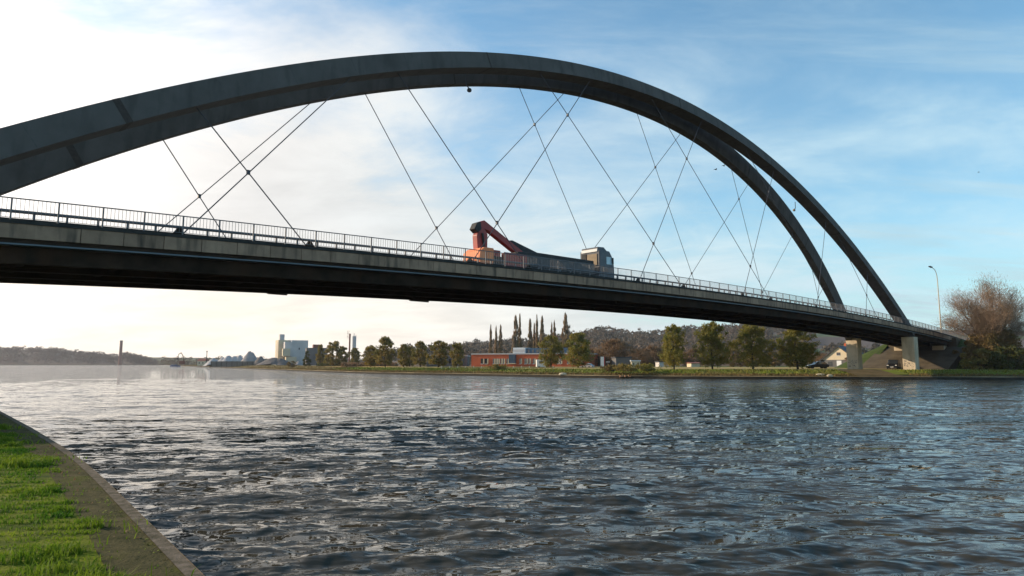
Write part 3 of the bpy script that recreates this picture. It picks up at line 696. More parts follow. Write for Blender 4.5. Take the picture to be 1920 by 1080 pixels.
car('parked_car', at(1101, 691.5, 170), R(150), 3.4, 1.35, 1.7, 'carsilver', 'small silver car parked beside the right end of the red brick building')
vn = empty('white_van', at(1017, 691, 175), R(4)); tag(vn, 'white box van with a red rear parked before the red brick building', 'van')
MB().prism([(-1.6, .4), (1.4, .4), (1.4, 1.5), (1.15, 2.2), (-1.6, 2.3)], -.9, .9).build('body', 'white', vn, bevel=.08); MB().box(1.0, 1.7, -.91, .91, .35, 1.7).build('rear', 'carred', vn, bevel=.05)
for x in (-1.0, .9):
    for y in (-.92, .74): MB().tube((x, y, .3), (x, y+.18, .3), .3, k=12).build('wheel', 'tyre', vn)
MB().box(-.9, .2, -.915, -.9, 1.3, 1.9).build('window', 'glass', vn)

# red brick building
Y0 = 200; RB = empty('brick_building', at(968, 689, Y0), R(-19)); tag(RB, 'long low red brick building with narrow windows on the far bank', 'building')
def X_(px, Y=Y0): return at(px, 680, Y).x - RB.location.x
def Z_(py, Y=Y0): return at(960, py, Y).z - RB.location.z
zb, ztp = -.6, Z_(664.5)
MB().box(X_(877), X_(1106), 0, 13, zb, ztp).build('wall', 'brick', RB)
MB().box(X_(876.6), X_(1106.6), -.15, 13.2, ztp, ztp+.35).build('parapet', 'greywall', RB)
for a, b_ in ((896.5, 901.5), (904.5, 910), (921, 924.5), (926.5, 929), (930.5, 933), (936.5, 939), (941, 944), (948.5, 952), (974, 977.5), (984, 989), (992, 995), (1000.5, 1004), (1010.5, 1014), (1016, 1019), (1021, 1024), (1047, 1050), (1052, 1055), (1066, 1069), (1075, 1078), (1090, 1093)):
    w = MB().box(X_(a), X_(b_), -.05, .06, Z_(682), Z_(672.3)).build('window', 'glass', RB); MB().box(X_(a)-.08, X_(b_)+.08, -.09, -.055, Z_(682)-.12, Z_(682)).build('sill', 'white', w)
    MB().box(X_(b_)-.02, X_(b_)+.34, -.12, -.055, Z_(682), Z_(672.3)).build('frame', 'cream', w)
gb = MB().box(X_(955.5), X_(967.5), -1.1, 0, Z_(681), Z_(665)).build('glass_bay', 'blueroof', RB)
for k in range(5): MB().box(X_(955.5+k*2.9), X_(955.5+k*2.9)+.1, -1.16, -1.105, Z_(681), Z_(665)).build('mullion', 'darkwall', gb)
MB().box(X_(955), X_(968), -1.3, 0, Z_(682.5), Z_(681)).build('sill', 'cream', RB)
MB().box(X_(957.5), X_(981), 2, 9, ztp+.36, Z_(651.5)).build('stair_tower', 'white', RB)
up = MB().box(X_(981)+.05, X_(1063), 3, 11, ztp+.36, Z_(652.5)).build('upper_storey', 'blueroof', RB)
MB().box(X_(957), X_(981), 1.9, 1.98, Z_(660), Z_(655)).build('window', 'greywall', RB)
for k in range(9): MB().box(X_(985+k*8.5), X_(985+k*8.5)+.5, 2.93, 2.99, Z_(661), Z_(655.5)).build('window', 'glass', up)
# plain grey sheds left of it
def shed(name, label, px0, px1, Y, ytop, mw, mr, dep=10, ridge=None, cat='building', base=1.35, win=0):
    p0, p1 = at(px0, 680, Y), at(px1, 680, Y); zt = at(960, ytop, Y).z; r_ = empty(name, ((p0.x+p1.x)/2, Y, base)); tag(r_, label, cat)
    hw = (p1.x-p0.x)/2; h_ = zt-base
    if ridge is None:
        MB().box(-hw, hw, 0, dep, -.4, h_).build('wall', mw, r_); MB().box(-hw-.2, hw+.2, -.2, dep+.2, h_, h_+.3).build('roof', mr, r_)
    else:
        hr = at(960, ridge, Y).z-base
        MB().box(-hw, hw, 0, dep, -.4, h_).build('wall', mw, r_)
        MB().prism([(-dep/2-.4, h_), (dep/2+.4, h_), (0, hr)], -hw-.3, hw+.3, Matrix.Translation((0, dep/2, 0)) @ Matrix.Rotation(R(90), 4, 'Z')).build('roof', mr, r_)
    for k in range(win):
        x = -hw+(k+.5)*2*hw/win; MB().box(x-hw/win*.3, x+hw/win*.3, -.05, .04, h_*.35, h_*.75).build('window', 'glass', r_)
    return r_
shed('grey_shed', 'long flat grey shed behind trees, left of the red brick building', 800, 875, 215, 668, 'darkwall', 'greywall', 14, win=6)
shed('dark_shed', 'dark blue-grey shed right of the brown bushes behind the meadow', 1155, 1184, 190, 671, 'darkwall', 'slate', 8)
shed('white_hut', 'low white hut in front of the brown wood behind the meadow', 1184, 1200, 188, 677.5, 'cream', 'white', 5, win=2)
shed('farm_hut', 'small grey hut beyond the meadow left of the pointed bank tree', 1236, 1246, 190, 679, 'greywall', 'slate', 5)
shed('white_shed', 'pale shed with a red roof edge seen between the two middle bank trees', 1296, 1312, 200, 681, 'cream', 'tile', 5, ridge=679)
shed('service_hut', 'dark low building hidden behind the trees right of the red brick building', 1112, 1126, 205, 670, 'darkwall', 'slate', 7)
# white and red banner, with its post
bn = empty('banner_sign', at(1130, 690, 150)); tag(bn, 'upright white banner with a red edge beside the meadow', 'sign')
MB().box(-.45, .30, -.05, .05, .35, 2.5).build('panel', 'white', bn); MB().box(.301, .5, -.05, .05, .35, 2.5).build('red_edge', 'carred', bn); MB().box(-.55, -.46, -.05, .05, -.1, 2.5).build('post', 'load', bn)
ps_ = empty('signpost', at(1140, 690, 150)); tag(ps_, 'thin grey T-shaped signpost right of the white banner', 'sign'); MB().tube((0, 0, -.1), (0, 0, 1.5), .05).build('post', 'rail', ps_); MB().box(-.4, .4, -.04, .04, 1.25, 1.45).build('plate', 'greywall', ps_)
# house by the far pier, gable turned to the sun
hs = empty('gabled_house', at(1574, 690, 175), R(-46)); hs.scale = (1.18, 1.18, 1.12); tag(hs, 'cream gabled house with dark slate roof left of the far bridge pier', 'house')
MB().box(-3.4, 3.4, 0, 9, -.5, 1.9).build('wall', 'darkwall', hs)
MB().prism([(-3.75, 1.9), (3.75, 1.9), (0, 4.9)], .0, 9).build('gable', 'cream', hs)
rf = MB()
for s_ in (-1, 1): rf.add([(s_*4.1, -.35, 1.72), (s_*4.1, 9.3, 1.72), (0, 9.3, 5.15), (0, -.35, 5.15), (s_*4.1, -.35, 1.5), (s_*4.1, 9.3, 1.5), (0, 9.3, 4.93), (0, -.35, 4.93)], [(0, 1, 2, 3), (4, 7, 6, 5), (0, 3, 7, 4), (1, 5, 6, 2), (0, 4, 5, 1)])
ro = rf.build('roof', 'slate', hs); MB().box(-.9, -.3, 6, 6.7, 3.9, 5.9).build('chimney', 'brick', ro)
w_ = MB().box(-.45, .35, -.05, .03, 2.9, 3.6).build('window', 'glass', hs); MB().box(-.5, .4, -.08, -.05, 2.82, 2.9).build('sill', 'white', w_)
MB().box(-.5, .5, -.06, .04, -.3, 1.7).build('door', 'white', hs)
for x in (-2.4, 1.7): MB().box(x, x+.9, -.06, .03, .5, 1.5).build('window', 'glass', hs)
# sign by the water
sg = empty('waterway_sign', gnd(1812, 693, 1.35)); tag(sg, 'pale narrow sign board on two posts under the willow', 'sign')
Ls = sg.location.y/F
MB().box(-4*Ls, 3.5*Ls, -.05, .05, 23*Ls, 31*Ls).build('board', 'greywall', sg); MB().box(-3.8*Ls, -2.2*Ls, -.04, .04, -.2, 23*Ls).build('post', 'greywall', sg); MB().box(1.8*Ls, 3.4*Ls, -.04, .04, -.2, 23*Ls).build('post', 'greywall', sg)
# street lamp standing on the bridge's far end
s, n, z = hit(1774, 617, 0.); lt = empty('street_lamp', bw(157.5, .9, rz(157.5)-1.05), PHI); tag(lt, 'tall curved street lamp standing at the far end of the bridge', 'street lamp')
MB().path([(0, 0, 0), (0, 0, 4), (-.05, 0, 11.2)], [.13, .11, .075], 10).build('pole', 'concrete', lt)
MB().path([(-.05, 0, 11.2), (-.25, 0, 12.2), (-.8, 0, 12.95), (-1.7, 0, 13.35), (-3.4, 0, 13.55)], [.075, .07, .06, .055, .05], 8).build('arm', 'concrete', lt)
MB().prism([(-5.3, 13.62), (-4.9, 13.50), (-3.6, 13.45), (-3.3, 13.6), (-3.6, 13.72), (-4.9, 13.75)], -.18, .18).build('lamp_head', 'rail', lt, bevel=.03)
# raft of driftwood at the water's edge
df = empty('driftwood_raft', gnd(1172, 709.2, .02)); tag(df, 'dark driftwood with orange bits floating at the far bank', 'driftwood')
r2 = random.Random(3); m_ = MB()
for k in range(26):
    a = r2.uniform(-1.1, 1.1); y = r2.uniform(-.2, .8); m_.tube((a-r2.random()*.5, y, .05+r2.random()*.2), (a+r2.random()*.6, y+r2.uniform(-.2, .2), .1+r2.random()*.45), .06, .03, 5)
m_.build('branches', 'debris', df)
for x, w_ in ((-.95, .5), (-.1, .25), (.5, .5)): MB().prism([(x, .22), (x+w_, .25), (x+w_*.8, .45), (x+w_*.2, .48)], -.25, .1).build('orange_float', 'debris2', df)
# pale stones on the bank edge
for k, (px, py, w_) in enumerate(((1538, 703.8, .9), (1556, 704.4, .5), (1055, 701.5, .7), (1104, 701, .3), (1240, 703, .3))):
    p = gnd(px, py+1, .5); st = MB(); r3 = random.Random(k); rings = []
    for zz, rr in ((-.1, .8), (.1, 1), (.3, .7), (.38, .25)): rings.append([(w_*rr*math.cos(t)*(1+.2*r3.random()), w_*.5*rr*math.sin(t), zz*(.6+w_*.5)) for t in [j*math.pi/4 for j in range(8)]])
    o = st.sweep(rings).build('bank_stone', 'cream'); o.location = p
    tag(o, ['large pale boulder on the bank left of the far pier', 'smaller pale boulder right of the large one by the far pier', 'pale boulder on the bank before the red brick building', 'tiny pale stone on the bank below the silver car', 'tiny pale stone on the bank below the pointed tree'][k], 'boulder', 'pale stones along the far bank')
# low fence in front of the brick building
fn = empty('low_fence', at(930, 690.5, 160)); tag(fn, 'low pale rail fence along the path before the red brick building', 'fence')
xa, xb = at(828, 690, 160).x-fn.location.x, at(1040, 690, 160).x-fn.location.x
MB().box(xa, xb, -.04, .04, .12, .32).build('rail', 'meadow', fn); x = xa; po = None
while x <= xb:
    if po is None: po = MB().box(-.12, .12, -.06, .06, -.2, .55).build('post', 'cream', fn); po.location = (x, 0, 0)
    else: inst(po, fn, (x, 0, 0))
    x += 1.9

# ---- industrial bank on the left
def corner_block(mb, px, Y, wr, wl, ytop, ang=28, z0=.8, ztop=None):   # near corner at px; wr goes right, wl goes back left
    p = at(px, 680, Y); a = R(ang); zt = at(960, ytop, Y).z if ztop is None else ztop
    m_ = Matrix.Translation((p.x, p.y, 0)) @ Matrix.Rotation(a, 4, 'Z'); mb.box(0, wr, 0, wl, z0, zt, m_); return m_
si = empty('silo_building'); tag(si, 'tall pale grey concrete silo works behind the gravel heaps', 'industrial building')
b = MB(); m_ = corner_block(b, 520.5, 500, 9.5, 9, 637.5, 32); b.build('tower', 'cream', si)
b = MB(); b.box(1.2, 4.6, 1, 4.5, 20.3, 24.5, m_); b.build('tower_head', 'greywall', si)
b = MB(); b.box(-.12, -.02, 2, 3, 2, 19, m_); b.box(-.12, -.02, 5, 6, 2, 17, m_); b.build('duct', 'greywall', si)
b = MB(); m2 = corner_block(b, 545.5, 498, 12.0, 10, 637.8, 28); b.build('storage_block', 'greywall', si)
b = MB(); b.box(5.2, 6.0, -.08, -.02, 13, 14.4, m2); b.build('vent', 'load', si)
b = MB(); corner_block(b, 529.5, 490, 5.2, 4, 653.5, 26, z0=8.2); b.build('loading_cabin', 'cream', si)
b = MB(); corner_block(b, 533, 494, 5.2, 9, 640, 28, z0=8, ztop=18.6); b.build('link_block', 'greywall', si)
b = MB(); corner_block(b, 536, 492, 7.5, 5, 669, 26, z0=1.0); b.build('annex', 'cream', si)
b = MB(); m3 = corner_block(b, 574, 470, 14, 9, 652, 22); b.build('shed', 'darkwall', si); b = MB(); b.box(4.5, 10.5, -.1, 6, 13.75, 16.0, m3); b.build('roof_house', 'tile', si)
ch = empty('twin_stacks', at(660, 680, 450) - Vector((0, 0, at(660, 680, 450).z-1.3))); tag(ch, 'grey cylindrical silo beside a thin brown lattice stack behind the trees', 'silo')
MB().tube((1.2, 0, 0), (1.2, 0, 19.6), 1.25, k=16).build('silo', 'greywall', ch, smooth=False); MB().tube((.9, 0, 19.6), (.9, 0, 21.6), .25).tube((2.2, 0, 19.6), (2.2, 0, 20.6), .2).build('vent', 'greywall', ch)
MB().tube((-1.9, 0, 0), (-1.9, 0, 21.3), .55, k=8).build('stack', 'tile', ch)
lm = MB(); r2 = random.Random(5)
for k in range(24): a = Vector((-2.9+r2.uniform(-.9, .9), r2.uniform(-.6, .6), 18+r2.random()*5.5)); lm.tube(a, a+Vector((r2.uniform(-.8, .8), r2.uniform(-.5, .5), r2.uniform(-1, 1.4))), .07, k=4)
lm.build('lattice', 'tile', ch)
def heap(label, px0, px1, Y, ytop, mt, cones, base=1.2, seed=0):
    """cones: (place along the heap 0..1, height 0..1) tipped beside each other"""
    p0, p1 = at(px0, 680, Y).x, at(px1, 680, Y).x; H_ = at(960, ytop, Y).z-base; W_ = p1-p0; r_ = np.random.default_rng(seed)
    X, Yg = np.meshgrid(np.linspace(0, W_, 70), np.linspace(-W_*.35, W_*.35, 30)); Z = np.full_like(X, -.2)
    for c, h_, k in cones:
        q = np.hypot(X-c*W_, Yg*1.15); Z = np.maximum(Z, np.minimum(h_*H_, h_*H_*1.12 - q*k*H_/W_))
    Z += r_.normal(0, .012*H_, Z.shape)*(Z > 0)+.03*H_*np.sin(X*.9+seed)*np.sin(Yg*.7)*(Z > 0)
    V = np.stack([X-W_/2, Yg, Z], -1).reshape(-1, 3); i = np.arange(70*30).reshape(30, 70); Fq = np.stack([i[:-1, :-1], i[:-1, 1:], i[1:, 1:], i[1:, :-1]], -1).reshape(-1, 4)
    o = npmesh('gravel_heap', V, Fq, mt); o.location = ((p0+p1)/2, Y, base-.1); tag(o, label, 'heap', 'gravel heaps on the loading quay')
heap('steep blue-grey gravel heap, tallest of the heaps left of the silos', 447, 489, 470, 658.5, 'gravel', [(.48, 1, 2.4), (.60, .93, 2.5), (.72, .6, 2.2)], seed=1)
heap('long pale low heap left of the steep blue-grey one', 398, 458, 500, 665.5, 'gravel3', [(.15, .6, 3.4), (.32, .8, 3.2), (.5, .95, 3), (.68, .9, 3.2), (.85, 1, 4)], seed=2)
heap('brown gravel heap between the blue-grey heap and the silos', 474, 506, 440, 668, 'gravel2', [(.45, 1, 2.2), (.7, .7, 2.3)], seed=3)
heap('wide dark heap directly before the silos', 482, 552, 425, 670.5, 'gravel4', [(.25, .7, 2.6), (.45, 1, 2.2), (.62, .9, 2.2), (.8, .5, 2.4)], seed=4)
heap('small pale heap near the mast at the left end of the quay', 378, 412, 480, 671, 'gravel3', [(.65, 1, 2.4), (.4, .6, 2.3)], seed=5)
heap('small grey mound at the foot of the storage block', 548, 572, 430, 677, 'gravel', [(.5, 1, 2.2)], seed=6)
lw = empty('quay_wall', at(436, 680, 400) - Vector((0, 0, at(436, 680, 400).z))); tag(lw, 'low brown retaining wall below the pale gravel heap', 'wall')
MB().box(-13, 13, 0, .5, .6, at(960, 677.5, 400).z).build('wall', 'gravel2', lw)
for k in range(9): MB().box(-12.8+k*3.1, -12.6+k*3.1, -.12, -.02, .6, at(960, 677.5, 400).z+.1).build('post', 'earth', lw)
cr = empty('material_crane', at(340, 683, 560)); tag(cr, 'dark material handling crane with bent boom at the left end of the quay', 'crane')
MB().box(-1.5, 2.5, -1, 1, 0, 3).build('body', 'tile', cr, bevel=.1); MB().path([(2, 0, 2.5), (1.2, 0, 6.5), (-.6, 0, 9.6), (-2.6, 0, 8.3), (-3.4, 0, 5.5)], [.35, .3, .3, .25, .18], 6).build('boom', 'leafY', cr)
MB().prism([(-3.9, 5.6), (-2.9, 5.6), (-2.6, 4.4), (-3.4, 3.6), (-4.2, 4.4)], -.5, .5).build('grab', 'load', cr)
ms_ = empty('mast', at(387, 682, 520)); tag(ms_, 'thin dark mast rising behind the small pale heap', 'mast'); MB().tube((0, 0, -.5), (0, 0, 10), .35, .22).build('pole', 'load', ms_); MB().box(-.5, .5, -.1, .1, 9, 9.8).build('top_box', 'load', ms_)
hq = shed('quay_house', 'small house with a red roof at the left end of the quay', 370, 384, 540, 677, 'cream', 'tile', 7, ridge=672, cat='house', win=2)
bt = empty('blue_barge', gnd(328, 687.2, 0.)); Lb = bt.location.y/F; tag(bt, 'small blue barge moored at the left end of the far quay', 'boat')
b = MB(); k_ = Lb
b.sweep([[(x, -2*w, -.3), (x, 2*w, -.3), (x, 2.3*w, zt), (x, -2.3*w, zt)] for x, w, zt in ((-9*k_, .15, 2.6*k_), (-7*k_, .8, 2.2*k_), (0, 1, 1.8*k_), (7*k_, 1, 1.9*k_), (9*k_, .7, 2.2*k_))]); b.build('hull', 'barge', bt)
MB().box(-5*k_, 3*k_, -1.5, 1.5, 1.8*k_, 4.6*k_).build('cabin', 'barge', bt, bevel=.1); MB().box(-5.2*k_, 3.2*k_, -1.6, 1.6, 4.6*k_, 5.1*k_).build('roof', 'greywall', bt)
for k in range(4): MB().box((-4.5+k*1.9)*k_, (-3.2+k*1.9)*k_, -1.56, -1.5, 2.8*k_, 4*k_).build('window', 'skyglass', bt)
# brick chimney over the far left wood
cn = empty('brick_chimney', (at(225, 680, 1300).x, 1300, -1)); tag(cn, 'lone tall brick chimney standing beside the wood on the far left', 'chimney')
MB().tube((0, 0, 0), (0, 0, 46), 3.3, 2.5, 12).build('shaft', 'tile', cn); MB().tube((0, 0, 46), (0, 0, 48.5), 2.9, 2.7, 12).build('crown_ring', 'darkwall', cn)

# houses on the hill
hl = [(1234, 639, 760, 3.2, 'white house with dark roof on the hill, second from the left', 'cream', 'slate'), (1214, 641, 740, 2.4, 'little white house on the hill left of the larger white one', 'cream', 'slate'), (1295, 635, 780, 2.6, 'narrow pinkish house high on the hill between two bank trees', 'cream', 'tile'),
      (1364, 628, 820, 3.6, 'white hilltop house, left one of the cluster behind the third bank tree', 'cream', 'slate'), (1376, 630, 790, 3.0, 'low hilltop house with a red roof in the middle of the cluster', 'white', 'tile'), (1383, 626, 830, 3.0, 'hilltop house with bright gable, right one of the cluster', 'cream', 'slate'), (1118, 652, 600, 2.4, 'small pale house in the wood above the brown bush', 'cream', 'slate')]
for px, py, Y, w_, lab, mw, mr in hl:
    p = at(px, py, Y); h_ = empty('hill_house', p, R(rnd.uniform(-30, 10))); tag(h_, lab, 'house', 'houses on the hill')
    zb_ = hill_z(p.x, Y)-p.z-1
    MB().box(-w_, w_, 0, 7, min(zb_, -1), 2.6).build('wall', mw, h_); MB().prism([(-w_-.3, 2.6), (w_+.3, 2.6), (0, 5.4)], -.3, 7.3).build('roof', mr, h_); MB().box(-.8, .8, -.1, 0, .5, 2).build('window', 'glass', h_)
br_ = empty('brick_tower', at(1050, 652, 700)); tag(br_, 'pinkish brick water tower on the hill behind the right-hand poplar', 'tower'); MB().box(-3.5, 3.5, 0, 6, -30, 12.5).build('shaft', 'brick', br_); MB().box(-3.9, 3.9, -.3, 6.3, 12.5, 13.5).build('cap', 'cream', br_)

# ---- trees along the far bank, each its own
PROT = {}
def place_tree(kind, px, base, top, w, Y, label, group, cat='tree', **kw):
    """a tree whose foot is at the photo column px, at depth Y, tall and wide as there"""
    p = at(px, base, Y); p.z = 1.38; zt = at(px, top, Y).z; H = zt-p.z; wd = w*Y/F
    n = PROT.setdefault(kind, []); tmpl = dict(make_kw[kind]); nv = tmpl.pop('variants', 3)
    if len(n) < nv:
        i = len(n); hh = tmpl.pop('h'); ww = tmpl.pop('w'); t = make_tree(kind, 100+hash_(kind)+i*17, hh, ww, **tmpl); n.append(t); o = t
    else: i = rnd.randrange(nv); o = copy_tree(n[i])
    o.location = p; base_h = make_kw[kind]['h']; base_w = make_kw[kind]['w']
    s_ = H/base_h; sw = wd/base_w; o.scale = (sw, sw, s_); o.rotation_euler = (0, 0, rnd.random()*6.28)
    tag(o, label, cat, group); return o
def hash_(s): return sum(ord(c) for c in s) % 97
make_kw = {
 'bank_tree': dict(h=8.5, w=7, trunk_h=.9, leaf='leafA', nleaf=9000, size=.30, nclump=170, cr=.125, hollow=.25, limbs=22, tr=.17, variants=4),
 'small_bank_tree': dict(h=6, w=4, trunk_h=.7, leaf='leafB', nleaf=4200, size=.32, nclump=110, cr=.14, hollow=.3, limbs=12, tr=.13, variants=5),
 'conifer': dict(h=6, w=3, trunk_h=.2, leaf='leafC', shape='cone', nleaf=3000, size=.28, nclump=50, cr=.14, limbs=6, tr=.1, variants=1),
 'poplar_tree': dict(h=16, w=3, trunk_h=1.5, leaf='poplar', shape='column', nleaf=3600, size=.70, nclump=130, cr=.15, hollow=.15, up=.80, flat=1.9, wd=.28, limbs=26, tr=.22, variants=4),
 'brown_tree': dict(h=8, w=9, trunk_h=.6, leaf='leafR', nleaf=9000, size=.50, nclump=150, cr=.14, hollow=.25, up=.35, flat=1.4, wd=.35, limbs=24, tr=.18, variants=3),
 'yellow_tree': dict(h=7, w=7, trunk_h=.4, leaf='leafY', nleaf=3200, size=.38, nclump=50, cr=.13, hollow=.35, limbs=14, tr=.14, variants=2),
}
g1 = 'large trees in a row along the far bank'
for px, top, w, lab in ((1264, 611, 58, 'tall round olive bank tree, leftmost of the four large ones under the deck'), (1336, 606, 68, 'olive bank tree, second of the four large ones, its top nearest the sky gap'), (1412, 610, 76, 'broad olive bank tree with a clear dark trunk, third of the four large ones'), (1496, 616, 82, 'broadest olive bank tree, just left of the black hatchback')):
    place_tree('bank_tree', px, 693, top, w*.90, 130, lab, g1)
g2 = 'smaller trees along the far bank'
place_tree('conifer', 575, 692, 657, 17, 300, 'small dense conical tree left of the bank trees by the silos', g2)
tl = [(600, 648, 18, 290), (624, 641, 36, 280), (641, 650, 24, 285), (665, 652, 22, 300), (695, 648, 30, 225), (722, 634, 38, 215), (756, 645, 26, 205), (768, 650, 22, 215), (788, 642, 30, 200), (822, 640, 40, 190), (857, 644, 26, 180)]
tn = ['brownish bank tree right beside the small conical tree', 'broad ragged bank tree before the dark shed with red roof house', 'thin bank tree just left of the grey silo', 'loose bank tree just right of the grey silo', 'round bank tree left of the tall ragged one', 'tall ragged bank tree, highest between silos and brick building', 'slim bank tree right of the tall ragged one', 'small pale bank tree squeezed between two larger ones', 'dense bank tree in the middle of the row left of the brick building', 'broad brown-green bank tree left of the grey shed', 'narrow bank tree at the left corner of the red brick building']
for (px, top, w, Y), lab in zip(tl, tn): place_tree('small_bank_tree', px, 690, top, w, Y, lab, g2)
place_tree('bank_tree', 1033, 690, 630, 44, 165, 'green-brown tree standing before the middle of the red brick building', g1)
place_tree('bank_tree', 1084, 690, 626, 62, 160, 'dark full tree before the right end of the red brick building', g1)
g3 = 'bare poplars behind the brick building'
for px, top, w, Y, lab in ((920, 612, 9, 270, 'slim poplar, leftmost of the first three'), (930, 613, 8, 275, 'slim poplar, middle of the first three'), (938.5, 611, 10, 270, 'slim poplar, right one of the first three'), (967, 594, 15, 260, 'tall poplar left of the dark green one in the pair above the stair tower'), (975, 591, 9, 262, 'narrow dark poplar, right one of the pair above the stair tower'), (994, 600, 13, 268, 'thin-branched poplar right of the tall pair'), (1002, 608, 10, 275, 'short thin poplar in the middle group'), (1007, 594, 9, 272, 'narrow tall poplar in the middle group'), (1017, 595, 14, 262, 'dense poplar at the right of the middle group'), (1035, 606, 7, 270, 'thin small poplar left of the last pair'), (1040, 603, 9, 268, 'slim poplar between the middle group and the thick one'), (1061, 590, 20, 258, 'thick spindle-shaped poplar, rightmost of all')):
    place_tree('poplar_tree', px, 690, top, w, Y, lab, g3)
g4 = 'bare brown trees behind the meadow'
for px, top, w, Y, k, lab in ((1152, 638, 76, 205, 'brown_tree', 'round russet bare tree right of the red brick building'), (1198, 655, 46, 230, 'brown_tree', 'low brown bare tree above the white hut'), (1225, 650, 56, 235, 'brown_tree', 'brown bare tree behind the left side of the first large bank tree'), (1300, 655, 50, 235, 'brown_tree', 'greyish bare tree between the first and second large bank trees'), (1376, 648, 34, 220, 'yellow_tree', 'yellow-brown tree between the second and third large bank trees'), (1452, 660, 40, 215, 'yellow_tree', 'low greenish tree between the third and fourth large bank trees'), (1545, 664, 40, 210, 'brown_tree', 'low brown bush left of the gabled house'), (1600, 668, 34, 165, 'brown_tree', 'brown bush right beside the gabled house'), (1112, 655, 50, 215, 'brown_tree', 'brown thicket behind the silver car'), (1400, 660, 70, 250, 'brown_tree', 'wide brown thicket behind the third large bank tree'), (1500, 655, 60, 240, 'yellow_tree', 'yellowish thicket behind the fourth large bank tree')):
    place_tree(k, px, 690, top, w, Y, lab, g4)
# hedges of reddish bushes under the left trees
for px0, px1, Y, top, lab, lf in ((640, 745, 240, 679, 'reddish low hedge beneath the bank trees near the silo', 'leafR'), (596, 640, 285, 681, 'dark low scrub beneath the first ragged bank trees', 'leafC'), (1600, 1660, 190, 672, 'brown scrub on the slope between the bridge piers', 'leafB')):
    a, c = at(px0, 689, Y), at(px1, 689, Y); zt = at(960, top, Y).z; r_ = np.random.default_rng(px0); n = 3500
    P = np.column_stack([a.x+(c.x-a.x)*r_.random(n), Y+r_.normal(0, 1.2, n), 1.2+(zt-1.2)*r_.random(n)**.8*(.7+.3*np.sin(r_.random(n)*9))])
    V, Fc = leaf_tris(P, np.full(n, .5), r_, .3); o = npmesh('hedge', V, Fc, lf); tag(o, lab, 'hedge')

# big willow on the right: trunk, forked limbs, sprays of fine twigs
def willow():
    p = at(1868, 694, 126); p.z = 1.3; H = at(1868, 515, 126).z-1.3; root = empty('willow_tree', p); tag(root, 'huge bare pinkish-brown willow at the right edge beyond the bridge', 'tree')
    r = random.Random(21); b = MB(); tips = []
    def grow(q, d, L, rad_, lev):
        n = 4; pts = [q]; rs = [rad_]
        for i in range(n):
            d = (d + Vector((r.gauss(0, .13), r.gauss(0, .13), r.gauss(0, .06)+.05))).normalized(); pts.append(pts[-1]+d*L/n); rs.append(rad_*(1-.55*(i+1)/n))
        b.path(pts, rs, 6 if lev < 2 else 4)
        if lev >= 2: tips.extend(pts[1:])
        if lev < 4:
            k = 3 if lev < 2 else 4
            for i in range(k):
                a = r.random()*6.28; sp_ = .45+.35*r.random(); side = d.orthogonal().normalized(); side.rotate(Matrix.Rotation(a, 3, d)); nd = (d+side*sp_).normalized()
                grow(pts[r.randint(2, n)], nd, L*(.62+.16*r.random()), rs[-1]*.95, lev+1)
    for dx, dy, L in ((-.62, -.1, 7.0), (-.30, .25, 8.2), (.02, -.2, 8.8), (.34, .1, 8.6), (.66, 0, 7.8), (-.05, .6, 7.5)): grow(Vector((dx*.6, dy*.4, .2)), Vector((dx*.48, dy, 1)).normalized(), L*.80, .38, 1)
    b.path([(0, 0, -.5), (0, 0, 1.5), (.1, 0, 3)], [.9, .7, .55], 10)
    zmax = max(t.z for t in tips); sc_ = (H*.97)/zmax
    b.v = [(x*sc_, y*sc_, z*sc_) for x, y, z in b.v]; b.v = [(x*.74, y*.74, z) for x, y, z in b.v]; T = np.array([tuple(t*sc_) for t in tips])*np.array([.74, .74, 1]); b.build('trunk', 'pbark', root)
    rr = np.random.default_rng(4); n = 56000; c = T[rr.integers(0, len(T), n)]; d = rr.normal(size=(n, 3)); P = c + d*np.array([.75, .75, .7])
    out = P-np.array([0, 0, H*.3]); out /= np.linalg.norm(out, axis=1)[:, None]; a = out*.8+rr.normal(size=(n, 3))*.45+np.array([0, 0, .15]); a /= np.linalg.norm(a, axis=1)[:, None]
    s = rr.normal(size=(n, 3)); s -= (s*a).sum(1)[:, None]*a; s /= np.linalg.norm(s, axis=1)[:, None]; ln = (.35+.5*rr.random(n))[:, None]
    V = np.stack([P-a*ln*.5-s*.022, P-a*ln*.5+s*.022, P+a*ln*.5], 1).reshape(-1, 3); npmesh('twigs', V, np.arange(3*n).reshape(n, 3), 'leafW', root)
    # leafy brown lower crown
    n = 16000; th = rr.random(n)*6.28; q = rr.random(n)**.5; zz = rr.random(n)
    w = 6.3*(1-.35*zz)*(.85+.15*np.sin(th*5)); P = np.column_stack([q*w*np.cos(th), q*w*.8*np.sin(th), .3+H*.48*zz*(1-.35*q**2)]) ; P += rr.normal(0, .25, P.shape)
    V, Fc = leaf_tris(P, np.full(n, .34), rr, .25, 1.5); npmesh('lower_foliage', V, Fc, 'leafY', root)
willow()
def bushes(name, label, px, Y, w, h_, lf, n, seed, size=.35):
    p = at(px, 692, Y); p.z = 1.3; r_ = empty(name, p); tag(r_, label, 'bush'); rr = np.random.default_rng(seed)
    P, cs = crown_points(rr, n, w/2, .1, h_, 'round', 40, .13, .3); V, Fc = leaf_tris(P, np.full(n, size), rr); npmesh('foliage', V, Fc, lf, r_)
    b = MB()
    for c in cs[:8]: b.tube((0, 0, -.1), c[:3], .07, .02, 5)
    b.build('stems', 'bark', r_)
bushes('bush', 'low brown-green bush at the foot of the willow, left of its trunk', 1838, 122, 6, 3.6, 'leafB', 3000, 31)
bushes('bush', 'dark shrub right of the willow trunk at the photo edge', 1900, 119, 7.5, 4.0, 'leafC', 4500, 32)
